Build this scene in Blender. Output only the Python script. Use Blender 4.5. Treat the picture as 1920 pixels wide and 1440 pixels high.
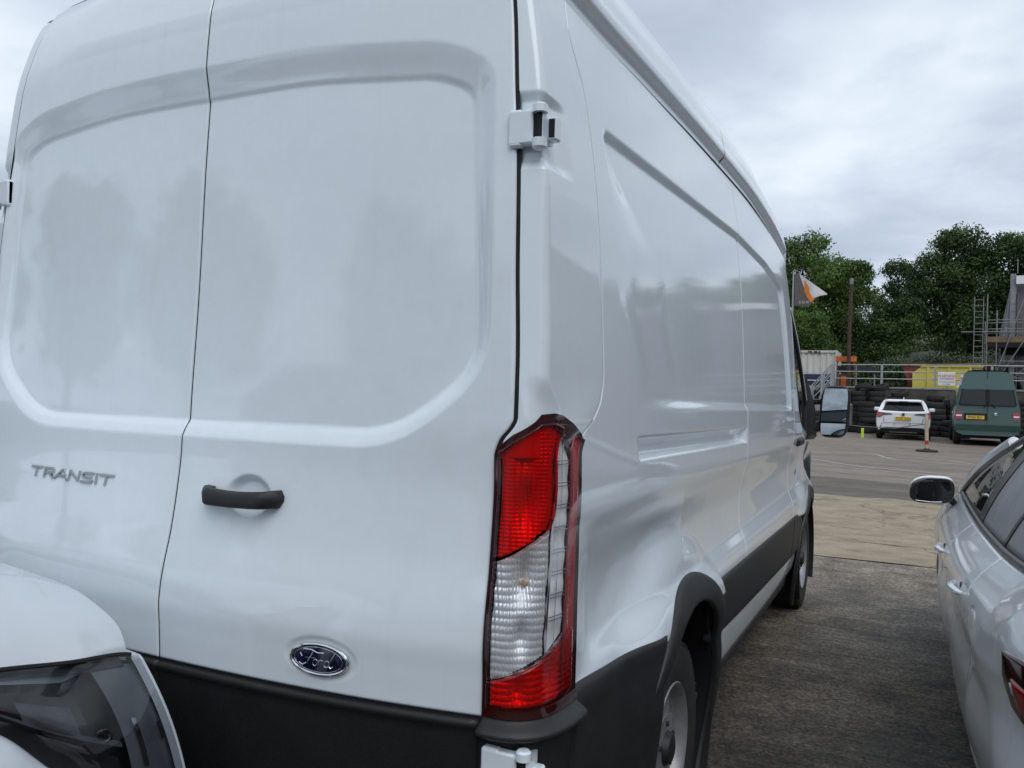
import bpy, math, random
import numpy as np
from mathutils import Matrix, Vector

random.seed(7)
rng = np.random.default_rng(7)
for _o in list(bpy.data.objects):
    bpy.data.objects.remove(_o)
scene = bpy.context.scene
COL = scene.collection
R = math.radians

# ---------------------------------------------------------------- camera
cam_data = bpy.data.cameras.new('camera')
cam_data.sensor_width = 36
cam_data.lens = 36 * 1550 / 1920
cam_data.clip_start = .02
cam_data.clip_end = 3000
camera = bpy.data.objects.new('camera', cam_data)
COL.objects.link(camera)
_yaw, _pitch, _roll = R(25.9), R(.31), R(1.53)
_F = Vector((-math.sin(_yaw) * math.cos(_pitch), math.cos(_yaw) * math.cos(_pitch), math.sin(_pitch)))
_R = Vector((math.cos(_yaw), math.sin(_yaw), 0)); _U = _R.cross(_F)
_R2 = math.cos(_roll) * _R + math.sin(_roll) * _U
_U2 = -math.sin(_roll) * _R + math.cos(_roll) * _U
_m = Matrix((_R2, _U2, -_F)).transposed().to_4x4()
_m.translation = (1.69, -1.60, 1.57)
camera.matrix_world = _m
scene.camera = camera

# ---------------------------------------------------------------- sky, sun, exposure
SUN_EL, SUN_AZ = R(50), R(136)          # azimuth clockwise from +Y: behind and right of the camera
world = bpy.data.worlds.new('World')
scene.world = world
world.use_nodes = True
wt = world.node_tree
for n in list(wt.nodes): wt.nodes.remove(n)
def wn(kind, **kw):
    n = wt.nodes.new(kind)
    for k, v in kw.items(): setattr(n, k, v)
    return n
w_out = wn('ShaderNodeOutputWorld'); w_bg = wn('ShaderNodeBackground')
w_sky = wn('ShaderNodeTexSky', sky_type='NISHITA', sun_disc=False, sun_elevation=SUN_EL, sun_rotation=SUN_AZ)
w_tc = wn('ShaderNodeTexCoord')
w_sep = wn('ShaderNodeSeparateXYZ')
wt.links.new(w_tc.outputs['Generated'], w_sep.inputs[0])
w_zc = wn('ShaderNodeMath', operation='MAXIMUM'); w_zc.inputs[1].default_value = 0.0
wt.links.new(w_sep.outputs['Z'], w_zc.inputs[0])
w_za = wn('ShaderNodeMath', operation='ADD'); w_za.inputs[1].default_value = .16
wt.links.new(w_zc.outputs[0], w_za.inputs[0])
w_dx = wn('ShaderNodeMath', operation='DIVIDE'); w_dy = wn('ShaderNodeMath', operation='DIVIDE')
wt.links.new(w_sep.outputs['X'], w_dx.inputs[0]); wt.links.new(w_za.outputs[0], w_dx.inputs[1])
wt.links.new(w_sep.outputs['Y'], w_dy.inputs[0]); wt.links.new(w_za.outputs[0], w_dy.inputs[1])
w_cmb = wn('ShaderNodeCombineXYZ')
wt.links.new(w_dx.outputs[0], w_cmb.inputs[0]); wt.links.new(w_dy.outputs[0], w_cmb.inputs[1])
w_map = wn('ShaderNodeMapping'); w_map.inputs['Location'].default_value = (3.1, 1.7, 0)
wt.links.new(w_cmb.outputs[0], w_map.inputs[0])
w_n1 = wn('ShaderNodeTexNoise'); w_n1.inputs['Scale'].default_value = 1.15; w_n1.inputs['Detail'].default_value = 7
w_n1.inputs['Roughness'].default_value = .52; w_n1.inputs['Distortion'].default_value = .25
wt.links.new(w_map.outputs[0], w_n1.inputs['Vector'])
w_r1 = wn('ShaderNodeValToRGB')
cr = w_r1.color_ramp
cr.elements[0].position = .32; cr.elements[0].color = (.43, .50, .61, 1)
cr.elements[1].position = .68; cr.elements[1].color = (.84, .92, 1.02, 1)
e = cr.elements.new(.45); e.color = (.54, .62, .74, 1)
e = cr.elements.new(.55); e.color = (.68, .76, .875, 1)
wt.links.new(w_n1.outputs['Fac'], w_r1.inputs[0])
w_k = wn('ShaderNodeVectorMath', operation='SCALE'); w_k.inputs['Scale'].default_value = 9.6
wt.links.new(w_r1.outputs['Color'], w_k.inputs[0])
w_n2 = wn('ShaderNodeTexNoise'); w_n2.inputs['Scale'].default_value = 2.3; w_n2.inputs['Detail'].default_value = 5
wt.links.new(w_cmb.outputs[0], w_n2.inputs['Vector'])
w_cov = wn('ShaderNodeMapRange'); w_cov.inputs['From Min'].default_value = .26; w_cov.inputs['From Max'].default_value = .44
w_cov.inputs['To Min'].default_value = .72; w_cov.inputs['To Max'].default_value = .97
wt.links.new(w_n2.outputs['Fac'], w_cov.inputs[0])
w_mix = wn('ShaderNodeMix', data_type='RGBA')
wt.links.new(w_cov.outputs[0], w_mix.inputs['Factor'])
wt.links.new(w_sky.outputs[0], w_mix.inputs['A']); wt.links.new(w_k.outputs[0], w_mix.inputs['B'])
wt.links.new(w_mix.outputs['Result'], w_bg.inputs['Color'])
w_bg.inputs['Strength'].default_value = .1
wt.links.new(w_bg.outputs[0], w_out.inputs[0])

sun_data = bpy.data.lights.new('sun', 'SUN')
sun_data.energy = 1.25; sun_data.angle = R(45); sun_data.color = (1.0, .985, .96)
sun = bpy.data.objects.new('sun', sun_data); COL.objects.link(sun)
_d = Vector((math.sin(SUN_AZ) * math.cos(SUN_EL), math.cos(SUN_AZ) * math.cos(SUN_EL), math.sin(SUN_EL)))
sun.rotation_euler = _d.to_track_quat('Z', 'Y').to_euler()
sun.location = (0, 0, 30)

vs = scene.view_settings
vs.view_transform = 'Standard'; vs.look = 'None'; vs.exposure = 0.10; vs.gamma = 1.0; vs.use_curve_mapping = False
scene.cycles.max_bounces = 8
scene.cycles.transparent_max_bounces = 16
scene.cycles.caustics_reflective = False
scene.cycles.caustics_refractive = False

# ---------------------------------------------------------------- materials
def nmat(name):
    m = bpy.data.materials.new(name); m.use_nodes = True
    nt = m.node_tree; b = nt.nodes['Principled BSDF']
    return m, nt, b
def node(nt, kind, ins=None, **kw):
    n = nt.nodes.new(kind)
    for k, v in kw.items(): setattr(n, k, v)
    for k, v in (ins or {}).items():
        if isinstance(v, bpy.types.NodeSocket): nt.links.new(v, n.inputs[k])
        else: n.inputs[k].default_value = v
    return n
def ramp(nt, fac, stops):
    r = nt.nodes.new('ShaderNodeValToRGB'); nt.links.new(fac, r.inputs[0])
    el = r.color_ramp.elements
    el[0].position, el[0].color = stops[0][0], (*stops[0][1], 1)
    el[1].position, el[1].color = stops[-1][0], (*stops[-1][1], 1)
    for p, c in stops[1:-1]:
        q = el.new(p); q.color = (*c, 1)
    return r.outputs['Color']
def noise(nt, scale, detail=4, rough=.5, vec=None, dist=0., co='Object'):
    if vec is None: vec = node(nt, 'ShaderNodeTexCoord').outputs[co]
    n = node(nt, 'ShaderNodeTexNoise', {'Scale': scale, 'Detail': detail, 'Roughness': rough, 'Distortion': dist, 'Vector': vec})
    return n.outputs['Fac']
def bump(nt, b, h, strength=.2, dist=.01):
    n = node(nt, 'ShaderNodeBump', {'Strength': strength, 'Distance': dist, 'Height': h})
    nt.links.new(n.outputs[0], b.inputs['Normal'])
def plain(name, col, rough=.5, metal=0., var=.12, scale=9., coat=0., bmp=0., bscale=60., spec=.5):
    m, nt, b = nmat(name)
    f = noise(nt, scale, 5, .6)
    lo = tuple(c * (1 - var) for c in col); hi = tuple(min(1, c * (1 + var)) for c in col)
    nt.links.new(ramp(nt, f, [(.3, lo), (.7, hi)]), b.inputs['Base Color'])
    b.inputs['Roughness'].default_value = rough; b.inputs['Metallic'].default_value = metal
    b.inputs['Coat Weight'].default_value = coat; b.inputs['Coat Roughness'].default_value = .03
    b.inputs['Specular IOR Level'].default_value = spec
    if bmp: bump(nt, b, noise(nt, bscale, 3, .5), bmp, .004)
    return m
def paint(name, col, dirt=(.42, .40, .36), dirty=.10, metallic=0., drops=0., drip=0.):
    """car paint: base coat, clear coat with a faint orange peel, thin road dirt"""
    m, nt, b = nmat(name)
    oc = node(nt, 'ShaderNodeTexCoord').outputs['Object']
    d1 = noise(nt, 1.7, 6, .65, oc)
    d2 = noise(nt, 22., 4, .7, oc)
    mul = node(nt, 'ShaderNodeMath', {0: d1, 1: d2}, operation='MULTIPLY').outputs[0]
    fac = node(nt, 'ShaderNodeMapRange', {'Value': mul, 'From Min': .20, 'From Max': .46, 'To Min': 0., 'To Max': dirty}).outputs[0]
    sp = noise(nt, 240., 2, .5, oc)
    spk = node(nt, 'ShaderNodeMapRange', {'Value': sp, 'From Min': .73, 'From Max': .80, 'To Min': 0., 'To Max': dirty * 3.}).outputs[0]
    mx = node(nt, 'ShaderNodeMath', {0: fac, 1: spk}, operation='MAXIMUM').outputs[0]
    if drip:
        sv = node(nt, 'ShaderNodeMapping', {'Vector': oc, 'Scale': (34., 34., .7)}).outputs[0]
        dn = noise(nt, 1., 4, .6, sv)
        dm = node(nt, 'ShaderNodeMapRange', {'Value': dn, 'From Min': .56, 'From Max': .74, 'To Min': 0., 'To Max': drip}).outputs[0]
        mx = node(nt, 'ShaderNodeMath', {0: mx, 1: dm}, operation='MAXIMUM').outputs[0]
    c = node(nt, 'ShaderNodeMix', {'Factor': mx, 'A': (*col, 1), 'B': (*dirt, 1)}, data_type='RGBA').outputs['Result']
    nt.links.new(c, b.inputs['Base Color'])
    b.inputs['Roughness'].default_value = .38; b.inputs['Metallic'].default_value = metallic
    b.inputs['Coat Weight'].default_value = 1.0; b.inputs['Coat IOR'].default_value = 1.62; b.inputs['Specular IOR Level'].default_value = .2
    r = node(nt, 'ShaderNodeMapRange', {'Value': d1, 'From Min': .3, 'From Max': .7, 'To Min': .004, 'To Max': .018}).outputs[0]
    nt.links.new(r, b.inputs['Coat Roughness'])
    h = noise(nt, 130., 2, .4, oc)
    lo = noise(nt, 3.1, 2, .4, oc)
    hh = node(nt, 'ShaderNodeMath', {0: lo, 1: 3.5, 2: h}, operation='MULTIPLY_ADD').outputs[0]
    if drops:
        vo = node(nt, 'ShaderNodeTexVoronoi', {'Scale': 190., 'Vector': oc, 'Randomness': 1.})
        dr = node(nt, 'ShaderNodeMapRange', {'Value': vo.outputs['Distance'], 'From Min': .16, 'From Max': .30, 'To Min': 1., 'To Max': 0.}).outputs[0]
        hh = node(nt, 'ShaderNodeMath', {0: dr, 1: drops, 2: hh}, operation='MULTIPLY_ADD').outputs[0]
    bp = node(nt, 'ShaderNodeBump', {'Strength': .12, 'Distance': .0006, 'Height': hh})
    nt.links.new(bp.outputs[0], b.inputs['Coat Normal'])
    return m
def clear_cover(name, tint, rough=.02, ior=1.5, extra=0.):
    """thin clear or tinted cover: mirror film by Fresnel over a see-through tint"""
    m = bpy.data.materials.new(name); m.use_nodes = True
    nt = m.node_tree
    for n in list(nt.nodes): nt.nodes.remove(n)
    o = node(nt, 'ShaderNodeOutputMaterial')
    f = noise(nt, 3., 3, .5)
    lo = tuple(c * .86 for c in tint)
    t = node(nt, 'ShaderNodeBsdfTransparent'); nt.links.new(ramp(nt, f, [(.3, lo), (.7, tint)]), t.inputs['Color'])
    g = node(nt, 'ShaderNodeBsdfGlossy', {'Color': (1, 1, 1, 1), 'Roughness': rough})
    lw = node(nt, 'ShaderNodeLayerWeight', {'Blend': .5})
    p5 = node(nt, 'ShaderNodeMath', {0: lw.outputs['Facing'], 1: 5.}, operation='POWER')
    fa = node(nt, 'ShaderNodeMath', {0: p5.outputs[0], 1: .95, 2: .042 + extra}, operation='MULTIPLY_ADD', use_clamp=True)
    mx = node(nt, 'ShaderNodeMixShader', {0: fa.outputs[0], 1: t.outputs[0], 2: g.outputs[0]})
    nt.links.new(mx.outputs[0], o.inputs[0])
    return m

M = {}
M['white'] = paint('white_van_paint', (.765, .835, .89), drip=.08)
M['white2'] = paint('white_car_paint', (.84, .86, .89), dirty=.03)
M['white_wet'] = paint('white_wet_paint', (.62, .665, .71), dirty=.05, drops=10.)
M['silver'] = paint('silver_wet_paint', (.84, .87, .90), dirty=.04, drops=12.)
M['green'] = paint('green_van_paint', (.010, .064, .055), dirty=.02)
M['plastic'] = plain('black_grained_plastic', (.015, .0155, .0165), .5, var=.25, scale=14, bmp=.25, bscale=420.)
M['plastic_black'] = plain('smooth_black_plastic', (.006, .0062, .0065), .5, var=.25, scale=14, bmp=.2, bscale=420.)
M['plastic_grey'] = plain('faded_grey_plastic', (.042, .043, .046), .55, var=.2, scale=10, bmp=.25, bscale=380.)
M['gap'] = plain('black_rubber_seal', (.006, .006, .009), .8)
M['rubber'] = plain('tyre_rubber', (.022, .021, .020), .78, var=.35, scale=18, bmp=.3, bscale=90.)
M['old_rubber'] = plain('weathered_tyre_rubber', (.018, .0175, .017), .85, var=.5, scale=6, bmp=.3, bscale=40.)
M['steel'] = plain('silver_wheel_steel', (.30, .305, .315), .45, .55, var=.2, scale=16)
M['chrome'] = plain('bright_chrome', (.80, .81, .83), .08, 1., var=.05)
M['satin'] = plain('satin_chrome', (.55, .56, .58), .22, 1., var=.08)
M['silver_reflector'] = plain('silver_reflector', (.92, .93, .95), .30, .55, var=.04)
M['white_plastic'] = plain('pearl_white_reflector', (.93, .94, .95), .22, var=.03)
M['dark_reflector'] = plain('smoked_reflector', (.10, .105, .115), .22, .6, var=.3, scale=12)
M['black_gloss'] = plain('black_gloss', (.008, .008, .009), .08, coat=1., var=.2)
M['dark_trim'] = plain('dark_window_trim', (.030, .027, .028), .35, var=.25)
M['blue_badge'] = plain('dark_blue_enamel', (.004, .007, .035), .07, coat=1., var=.2)
M['red_cover'] = clear_cover('red_lens', (.92, .022, .022), .03)
M['red_dark'] = plain('dark_red_lens_rim', (.034, .003, .004), .10, coat=1., var=.2)
M['red_rim'] = plain('red_lens_edge', (.36, .008, .010), .10, coat=1., var=.15)
M['clear_cover'] = clear_cover('clear_lens', (.93, .94, .95), .015)
M['smoke_cover'] = clear_cover('smoked_headlamp_lens', (.72, .74, .77), .02, 1.5, .0)
M['lamp_dark'] = plain('dark_lamp_inside', (.020, .021, .024), .35, var=.5, scale=16)
M['lamp_smoke'] = plain('smoked_lamp_plastic', (.075, .08, .088), .3, var=.4, scale=14)
M['lamp_grey'] = plain('translucent_grey_light_guide', (.14, .15, .165), .3, var=.25, scale=9)
M['glass_van'] = clear_cover('dark_tinted_cab_glass', (.07, .08, .08), .015)
M['amber'] = plain('amber_bulb', (.62, .40, .26), .2, coat=1.)
M['glass_dark'] = plain('dark_window_glass', (.006, .007, .008), .04, var=.3, scale=3.)
M['glass_wet_sky'] = plain('wet_privacy_glass_painted_sky', (.27, .285, .305), .26, var=.12, scale=6., bmp=.5, bscale=260., spec=.8)  # rain-wet glass; its pale base colour stands in for reflected sky
M['glass_tint'] = clear_cover('tinted_window_glass', (.30, .34, .33), .015)
M['mirror'] = plain('mirror_glass', (.34, .37, .39), .02, 1., var=.03)
M['handle_cup'] = plain('shadowless_black', (.02, .02, .02), .6)

# ---------------------------------------------------------------- object helpers
def props(o, label=None, cat=None, group=None, kind=None):
    if label: o['label'] = label
    if cat: o['category'] = cat
    if group: o['group'] = group
    if kind: o['kind'] = kind
    return o
def thing(name, loc, label, cat, group=None, rz=0.):
    o = bpy.data.objects.new(name, None); o.empty_display_size = .2
    o.location = loc; o.rotation_euler = (0, 0, rz)
    COL.objects.link(o)
    return props(o, label, cat, group)
def put(o, parent):
    """world-space mesh under its thing"""
    if parent is not None:
        o.parent = parent
        p = parent; m = Matrix.Identity(4)
        chain = []
        while p is not None:
            chain.append(p); p = p.parent
        for q in reversed(chain):
            m = m @ q.matrix_parent_inverse @ Matrix.LocRotScale(q.location, q.rotation_euler, q.scale) if q.parent else Matrix.LocRotScale(q.location, q.rotation_euler, q.scale)
        o.matrix_parent_inverse = m.inverted()
    return o
def hang(o, parent):
    """mesh in its thing's own coordinates"""
    o.parent = parent
    return o
def mesh_obj(name, V, Fc, mat, parent=None, smooth=True, local=False, idx=None, sharp=None):
    me = bpy.data.meshes.new(name)
    me.from_pydata([tuple(map(float, v)) for v in V], [], [tuple(f) for f in Fc])
    for mm in (mat if isinstance(mat, (list, tuple)) else [mat]): me.materials.append(mm)
    if idx is not None: me.polygons.foreach_set('material_index', np.asarray(idx, np.int32))
    me.polygons.foreach_set('use_smooth', np.full(len(me.polygons), bool(smooth)))
    if sharp: me.set_sharp_from_angle(angle=R(sharp))
    me.update()
    o = bpy.data.objects.new(name, me); COL.objects.link(o)
    if parent is not None: (hang if local else put)(o, parent)
    return o
def fast_quads(name, V, Q, mat, parent=None, smooth=True, local=False):
    V = np.ascontiguousarray(V, np.float32); Q = np.ascontiguousarray(Q, np.int32)
    me = bpy.data.meshes.new(name)
    me.vertices.add(len(V)); me.vertices.foreach_set('co', V.ravel())
    me.loops.add(Q.size); me.loops.foreach_set('vertex_index', Q.ravel())
    me.polygons.add(len(Q)); me.polygons.foreach_set('loop_start', np.arange(0, Q.size, 4, dtype=np.int32))
    me.materials.append(mat)
    me.polygons.foreach_set('use_smooth', np.full(len(Q), bool(smooth)))
    me.update(calc_edges=True); me.validate()
    o = bpy.data.objects.new(name, me); COL.objects.link(o)
    if parent is not None: (hang if local else put)(o, parent)
    return o
def sheet(name, P, mat, parent=None, fl=None, depth=.02, drop=.0015, close_u=False, smooth=True, local=False):
    """grid of points P[v][u] as a surface; fl = inward direction of the folded edge"""
    P = np.array(P, float); nv, nu = P.shape[:2]
    I = np.arange(nv * nu).reshape(nv, nu)
    a, b, c, d = I[:-1, :-1], I[:-1, 1:], I[1:, 1:], I[1:, :-1]
    Q = np.stack([a, b, c, d], -1).reshape(-1, 4)
    if close_u:
        Q = np.concatenate([Q, np.stack([I[:-1, -1], I[:-1, 0], I[1:, 0], I[1:, -1]], -1).reshape(-1, 4)])
    V = P.reshape(-1, 3)
    if fl is not None:
        ring = np.concatenate([I[0, :], I[1:, -1], I[-1, -2::-1], I[-2:0:-1, 0]])
        V = V.copy(); f = np.array(fl, float)
        fv = f if f.ndim == 1 else f.reshape(-1, 3)[ring]
        V[ring] += fv * drop
        n0 = len(V)
        V = np.concatenate([V, V[ring] + fv * depth])
        k = len(ring); j = np.arange(k); jn = (j + 1) % k
        Q = np.concatenate([Q, np.stack([ring[j], n0 + j, n0 + jn, ring[jn]], -1)])
    return fast_quads(name, V, Q, mat, parent, smooth, local)
class Bag:
    """collects simple shapes into one mesh"""
    def __init__(s): s.V = []; s.F = []
    def add(s, V, F):
        n = len(s.V); s.V += [tuple(map(float, v)) for v in V]; s.F += [tuple(n + i for i in f) for f in F]; return s
    def box(s, lo, hi, bev=0.):
        (x0, y0, z0), (x1, y1, z1) = lo, hi
        if not bev:
            V = [(x0, y0, z0), (x1, y0, z0), (x1, y1, z0), (x0, y1, z0), (x0, y0, z1), (x1, y0, z1), (x1, y1, z1), (x0, y1, z1)]
            return s.add(V, [(0, 3, 2, 1), (4, 5, 6, 7), (0, 1, 5, 4), (1, 2, 6, 5), (2, 3, 7, 6), (3, 0, 4, 7)])
        b = bev
        rings = []
        for z, k in ((z0, b), (z0 + b, 0), (z1 - b, 0), (z1, b)):
            rings.append([(x0 + k + (0 if k else b), y0 + k, z), (x1 - k - (0 if k else b), y0 + k, z), (x1 - k, y0 + k + (0 if k else b), z), (x1 - k, y1 - k - (0 if k else b), z),
                          (x1 - k - (0 if k else b), y1 - k, z), (x0 + k + (0 if k else b), y1 - k, z), (x0 + k, y1 - k - (0 if k else b), z), (x0 + k, y0 + k + (0 if k else b), z)])
        return s.loft(rings, caps=True)
    def loft(s, rings, caps=True, closed=True):
        m = len(rings[0]); V = [v for r in rings for v in r]; F = []
        for i in range(len(rings) - 1):
            for j in range(m if closed else m - 1):
                F.append((i * m + j, i * m + (j + 1) % m, (i + 1) * m + (j + 1) % m, (i + 1) * m + j))
        if caps:
            F.append(tuple(range(m))[::-1]); F.append(tuple((len(rings) - 1) * m + j for j in range(m)))
        return s.add(V, F)
    def tube(s, pts, r, n=8, caps=True):
        pts = [Vector(p) for p in pts]; rs = r if isinstance(r, (list, tuple)) else [r] * len(pts)
        rings = []
        up = Vector((0, 0, 1))
        for i, p in enumerate(pts):
            t = (pts[min(i + 1, len(pts) - 1)] - pts[max(i - 1, 0)]).normalized()
            a = t.cross(up if abs(t.z) < .95 else Vector((1, 0, 0))).normalized(); b = t.cross(a)
            rings.append([tuple(p + rs[i] * (math.cos(2 * math.pi * k / n) * a + math.sin(2 * math.pi * k / n) * b)) for k in range(n)])
        return s.loft(rings, caps)
    def lathe(s, prof, n=32, axis='x', c=(0, 0, 0)):
        """prof: (r, a) pairs revolved about the axis"""
        rings = []
        for r, a in prof:
            ring = []
            for k in range(n):
                t = 2 * math.pi * k / n; u, v = r * math.cos(t), r * math.sin(t)
                p = (a, u, v) if axis == 'x' else (u, a, v) if axis == 'y' else (u, v, a)
                ring.append((c[0] + p[0], c[1] + p[1], c[2] + p[2]))
            rings.append(ring)
        return s.loft(rings, caps=False)
    def prism(s, poly, fn0, fn1):
        """polygon in 2D lifted by two functions to front and back"""
        a = [fn0(*p) for p in poly]; b = [fn1(*p) for p in poly]; n = len(poly)
        return s.add(a + b, [tuple(range(n)), tuple(range(2 * n - 1, n - 1, -1))] + [(i, n + i, n + (i + 1) % n, (i + 1) % n) for i in range(n)])
    def obj(s, name, mat, parent=None, smooth=False, local=False, sharp=35):
        return mesh_obj(name, s.V, s.F, mat, parent, smooth, local, sharp=sharp if smooth else None)
def line(pts, n):
    """n points along a polyline by x order"""
    P = np.array(pts, float); t = np.r_[0, np.cumsum(np.linalg.norm(np.diff(P, axis=0), axis=1))]
    q = np.linspace(0, t[-1], n)
    return np.stack([np.interp(q, t, P[:, k]) for k in range(P.shape[1])], -1)
def spline(pts, n):
    """smooth curve through points"""
    P = np.array(pts, float); t = np.r_[0, np.cumsum(np.linalg.norm(np.diff(P, axis=0), axis=1))]
    q = np.linspace(0, t[-1], n); m = np.gradient(P, t, axis=0)
    i = np.clip(np.searchsorted(t, q) - 1, 0, len(t) - 2); h = (t[i + 1] - t[i])[:, None]; u = ((q - t[i])[:, None]) / h
    return ((1 + 2 * u) * (1 - u) ** 2 * P[i] + u * (1 - u) ** 2 * h * m[i] + u * u * (3 - 2 * u) * P[i + 1] + u * u * (u - 1) * h * m[i + 1])
def writing(name, text, size, mat, parent, M4, ext=.001, align='CENTER', squash=1.):
    cu = bpy.data.curves.new(name, 'FONT'); cu.body = text; cu.size = size; cu.extrude = ext
    cu.align_x = align; cu.align_y = 'CENTER'; cu.resolution_u = 2
    tmp = bpy.data.objects.new(name, cu); COL.objects.link(tmp)
    dg = bpy.context.evaluated_depsgraph_get()
    me = bpy.data.meshes.new_from_object(tmp.evaluated_get(dg))
    bpy.data.objects.remove(tmp)
    me.transform(M4 @ Matrix.Diagonal((squash, 1, 1, 1)))
    me.materials.clear(); me.materials.append(mat)
    o = bpy.data.objects.new(name, me); COL.objects.link(o); put(o, parent)
    return o
def facing(loc, xdir=(1, 0, 0), up=(0, 0, 1)):
    x = Vector(xdir).normalized(); y = Vector(up).normalized(); z = x.cross(y)
    m = Matrix((x, y, z)).transposed().to_4x4(); m.translation = loc
    return m

# >>> VAN FORM
def ease(a, b, t):
    t = np.clip((np.asarray(t, float) - a) / (b - a), 0, 1)
    return t * t * (3 - 2 * t)

def curve(pts):
    """smooth monotone curve through (x, y) points"""
    X = np.array([p[0] for p in pts], float); Y = np.array([p[1] for p in pts], float)
    h = np.diff(X); d = np.diff(Y) / h
    m = np.zeros(len(X)); m[0] = d[0]; m[-1] = d[-1]
    for k in range(1, len(X) - 1):
        if d[k - 1] * d[k] > 0:
            w1 = 2 * h[k] + h[k - 1]; w2 = h[k] + 2 * h[k - 1]
            m[k] = (w1 + w2) / (w1 / d[k - 1] + w2 / d[k])
    def f(x):
        x = np.clip(np.asarray(x, float), X[0], X[-1])
        i = np.clip(np.searchsorted(X, x) - 1, 0, len(X) - 2)
        t = (x - X[i]) / h[i]
        return ((1 + 2 * t) * (1 - t) ** 2 * Y[i] + t * (1 - t) ** 2 * h[i] * m[i]
                + t * t * (3 - 2 * t) * Y[i + 1] + t * t * (t - 1) * h[i] * m[i + 1])
    return f

def inside(poly, widths, X, Y):
    """0 outside a convex outline, 1 well inside, each edge with its own slope width"""
    f = np.ones(np.broadcast(X, Y).shape)
    n = len(poly); cx = sum(p[0] for p in poly) / n; cy = sum(p[1] for p in poly) / n
    for k in range(n):
        (ax, ay), (bx, by) = poly[k], poly[(k + 1) % n]
        nx, ny = -(by - ay), bx - ax
        L = math.hypot(nx, ny); nx /= L; ny /= L
        if (cx - ax) * nx + (cy - ay) * ny < 0: nx, ny = -nx, -ny
        d = (X - ax) * nx + (Y - ay) * ny
        f = np.minimum(f, np.clip(d / widths[k], 0, 1))
    return .7 * f + .3 * f * f * (3 - 2 * f)

def round_off(poly, widths, radius, n=6):
    """corners of a convex outline replaced by arcs"""
    P, W = [], []
    m = len(poly)
    for k in range(m):
        a, p, b = (np.array(poly[(k + j) % m], float) for j in (-1, 0, 1))
        la, lb = np.linalg.norm(a - p), np.linalg.norm(b - p)
        r = min(radius, la * .48, lb * .48); q0 = p + (a - p) / la * r; q1 = p + (b - p) / lb * r
        for j in range(n + 1):
            t = j / n; P.append(tuple((1 - t) ** 2 * q0 + 2 * t * (1 - t) * p + t * t * q1)); W.append(widths[(k - 1) % m] * (1 - t) + widths[k] * t)
        W[-1] = widths[k]
    return P, W

# side wall: half width over height
side_w = curve([(.28, .945), (.45, .985), (.60, 1.002), (.845, 1.014), (.88, 1.008), (.97, .978), (1.09, .972),
                (1.22, .993), (1.285, 1.006), (1.32, 1.007), (1.5, 1.003), (2.0, .978), (2.27, .95), (2.42, .925), (2.56, .90), (2.9, .86)])
nose_in = curve([(0, 0), (3.6, 0), (4.3, .006), (5.0, .03), (5.6, .09), (6.0, .26)])
groove_z = curve([(0, 2.525), (.4, 2.525), (.9, 2.54), (1.8, 2.565), (2.6, 2.575), (3.4, 2.545), (4.1, 2.46), (4.6, 2.34)])
panel_out = [(.1, 2.245), (2.3, 2.318), (3.1, 2.30), (3.66, 2.228), (3.88, 1.476), (.1, 1.53)]
panel_w = [.030, .030, .034, .03, .030, .01]
def panel_start(y, z):
    k = ease(1.90, 2.24, z)
    a = (.60 - .14 * ease(1.52, 1.85, z)) * (1 - k) + .41 * k
    return ease(0, 1, (y - a) / (.55 * (1 - k) + .05 * k))
panel_out, panel_w = round_off(panel_out, panel_w, .05)
grip_out = [(.616, 1.447), (2.300, 1.422), (2.305, 1.347), (.636, 1.376)]
HUB_Y, HUB_Z = 1.19, .357

def side_x(y, z):
    x = side_w(z) - nose_in(y)
    x = x - .016 * inside(panel_out, panel_w, y, z) * panel_start(y, z)
    x = x - .030 * inside(grip_out, [.030, .04, .020, .04], y, z)
    for hy, k in ((HUB_Y, 1.), (4.94, .8)):
        r = np.hypot(y - hy, z - HUB_Z)
        wdt = np.where(y > hy, .10, .26)
        x = x + k * .040 * (1 - ease(.64, .64 + wdt, r)) * ease(.5, .8, z) * (1 - .35 * ease(.75, 1.1, z))
    # rear quarter hollow between lamp and arch
    x = x + (1.003 - np.minimum(side_w(z), 1.003)) * (1 - ease(.16, .34, y)) * ease(.86, .9, z) * (1 - ease(1.4, 1.5, z))
    x = x - .010 * np.exp(-((y - .48) / .14) ** 2 - ((z - 1.03) / .09) ** 2)
    x = x + .008 * np.exp(-((y - 3.25) / .16) ** 2 - ((z - 1.405) / .02) ** 2)
    x = x + .010 * np.exp(-((y - .95) / .30) ** 2 - ((z - 1.205) / .04) ** 2)
    return x

# rear face
rear_c = curve([(.3, -.108), (.86, -.108), (.95, -.112), (1.01, -.116), (1.05, -.113), (1.2, -.082), (1.29, -.068), (1.38, -.058), (1.5, -.054), (1.8, -.038),
                (2.15, -.026), (2.39, -.012), (2.5, -.004), (2.58, .012), (2.68, .045), (2.76, .10), (2.84, .19)])
rear_k = curve([(.8, .075), (1.0, .075), (1.3, .06), (1.5, .045), (2.0, .045), (2.4, .05), (2.8, .07)])
door_panel = [(-.80, 2.245), (-.70, 2.29), (-.35, 2.318), (.35, 2.318), (.70, 2.29), (.80, 2.245), (.845, 1.60), (.63, 1.452), (-.63, 1.452), (-.845, 1.60)]
door_panel_w = [.016, .014, .013, .014, .016, .02, .02, .018, .02, .02]

door_panel, door_panel_w = round_off(door_panel, door_panel_w, .105)
door_out, door_out_w = round_off([(-.845, 2.30), (-.72, 2.362), (-.35, 2.395), (.35, 2.395), (.72, 2.362), (.845, 2.30), (.865, 1.60), (.64, 1.425), (-.64, 1.425), (-.865, 1.60)],
                          [.080, .074, .074, .074, .080, .04, .046, .040, .046, .04], .115)

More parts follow.
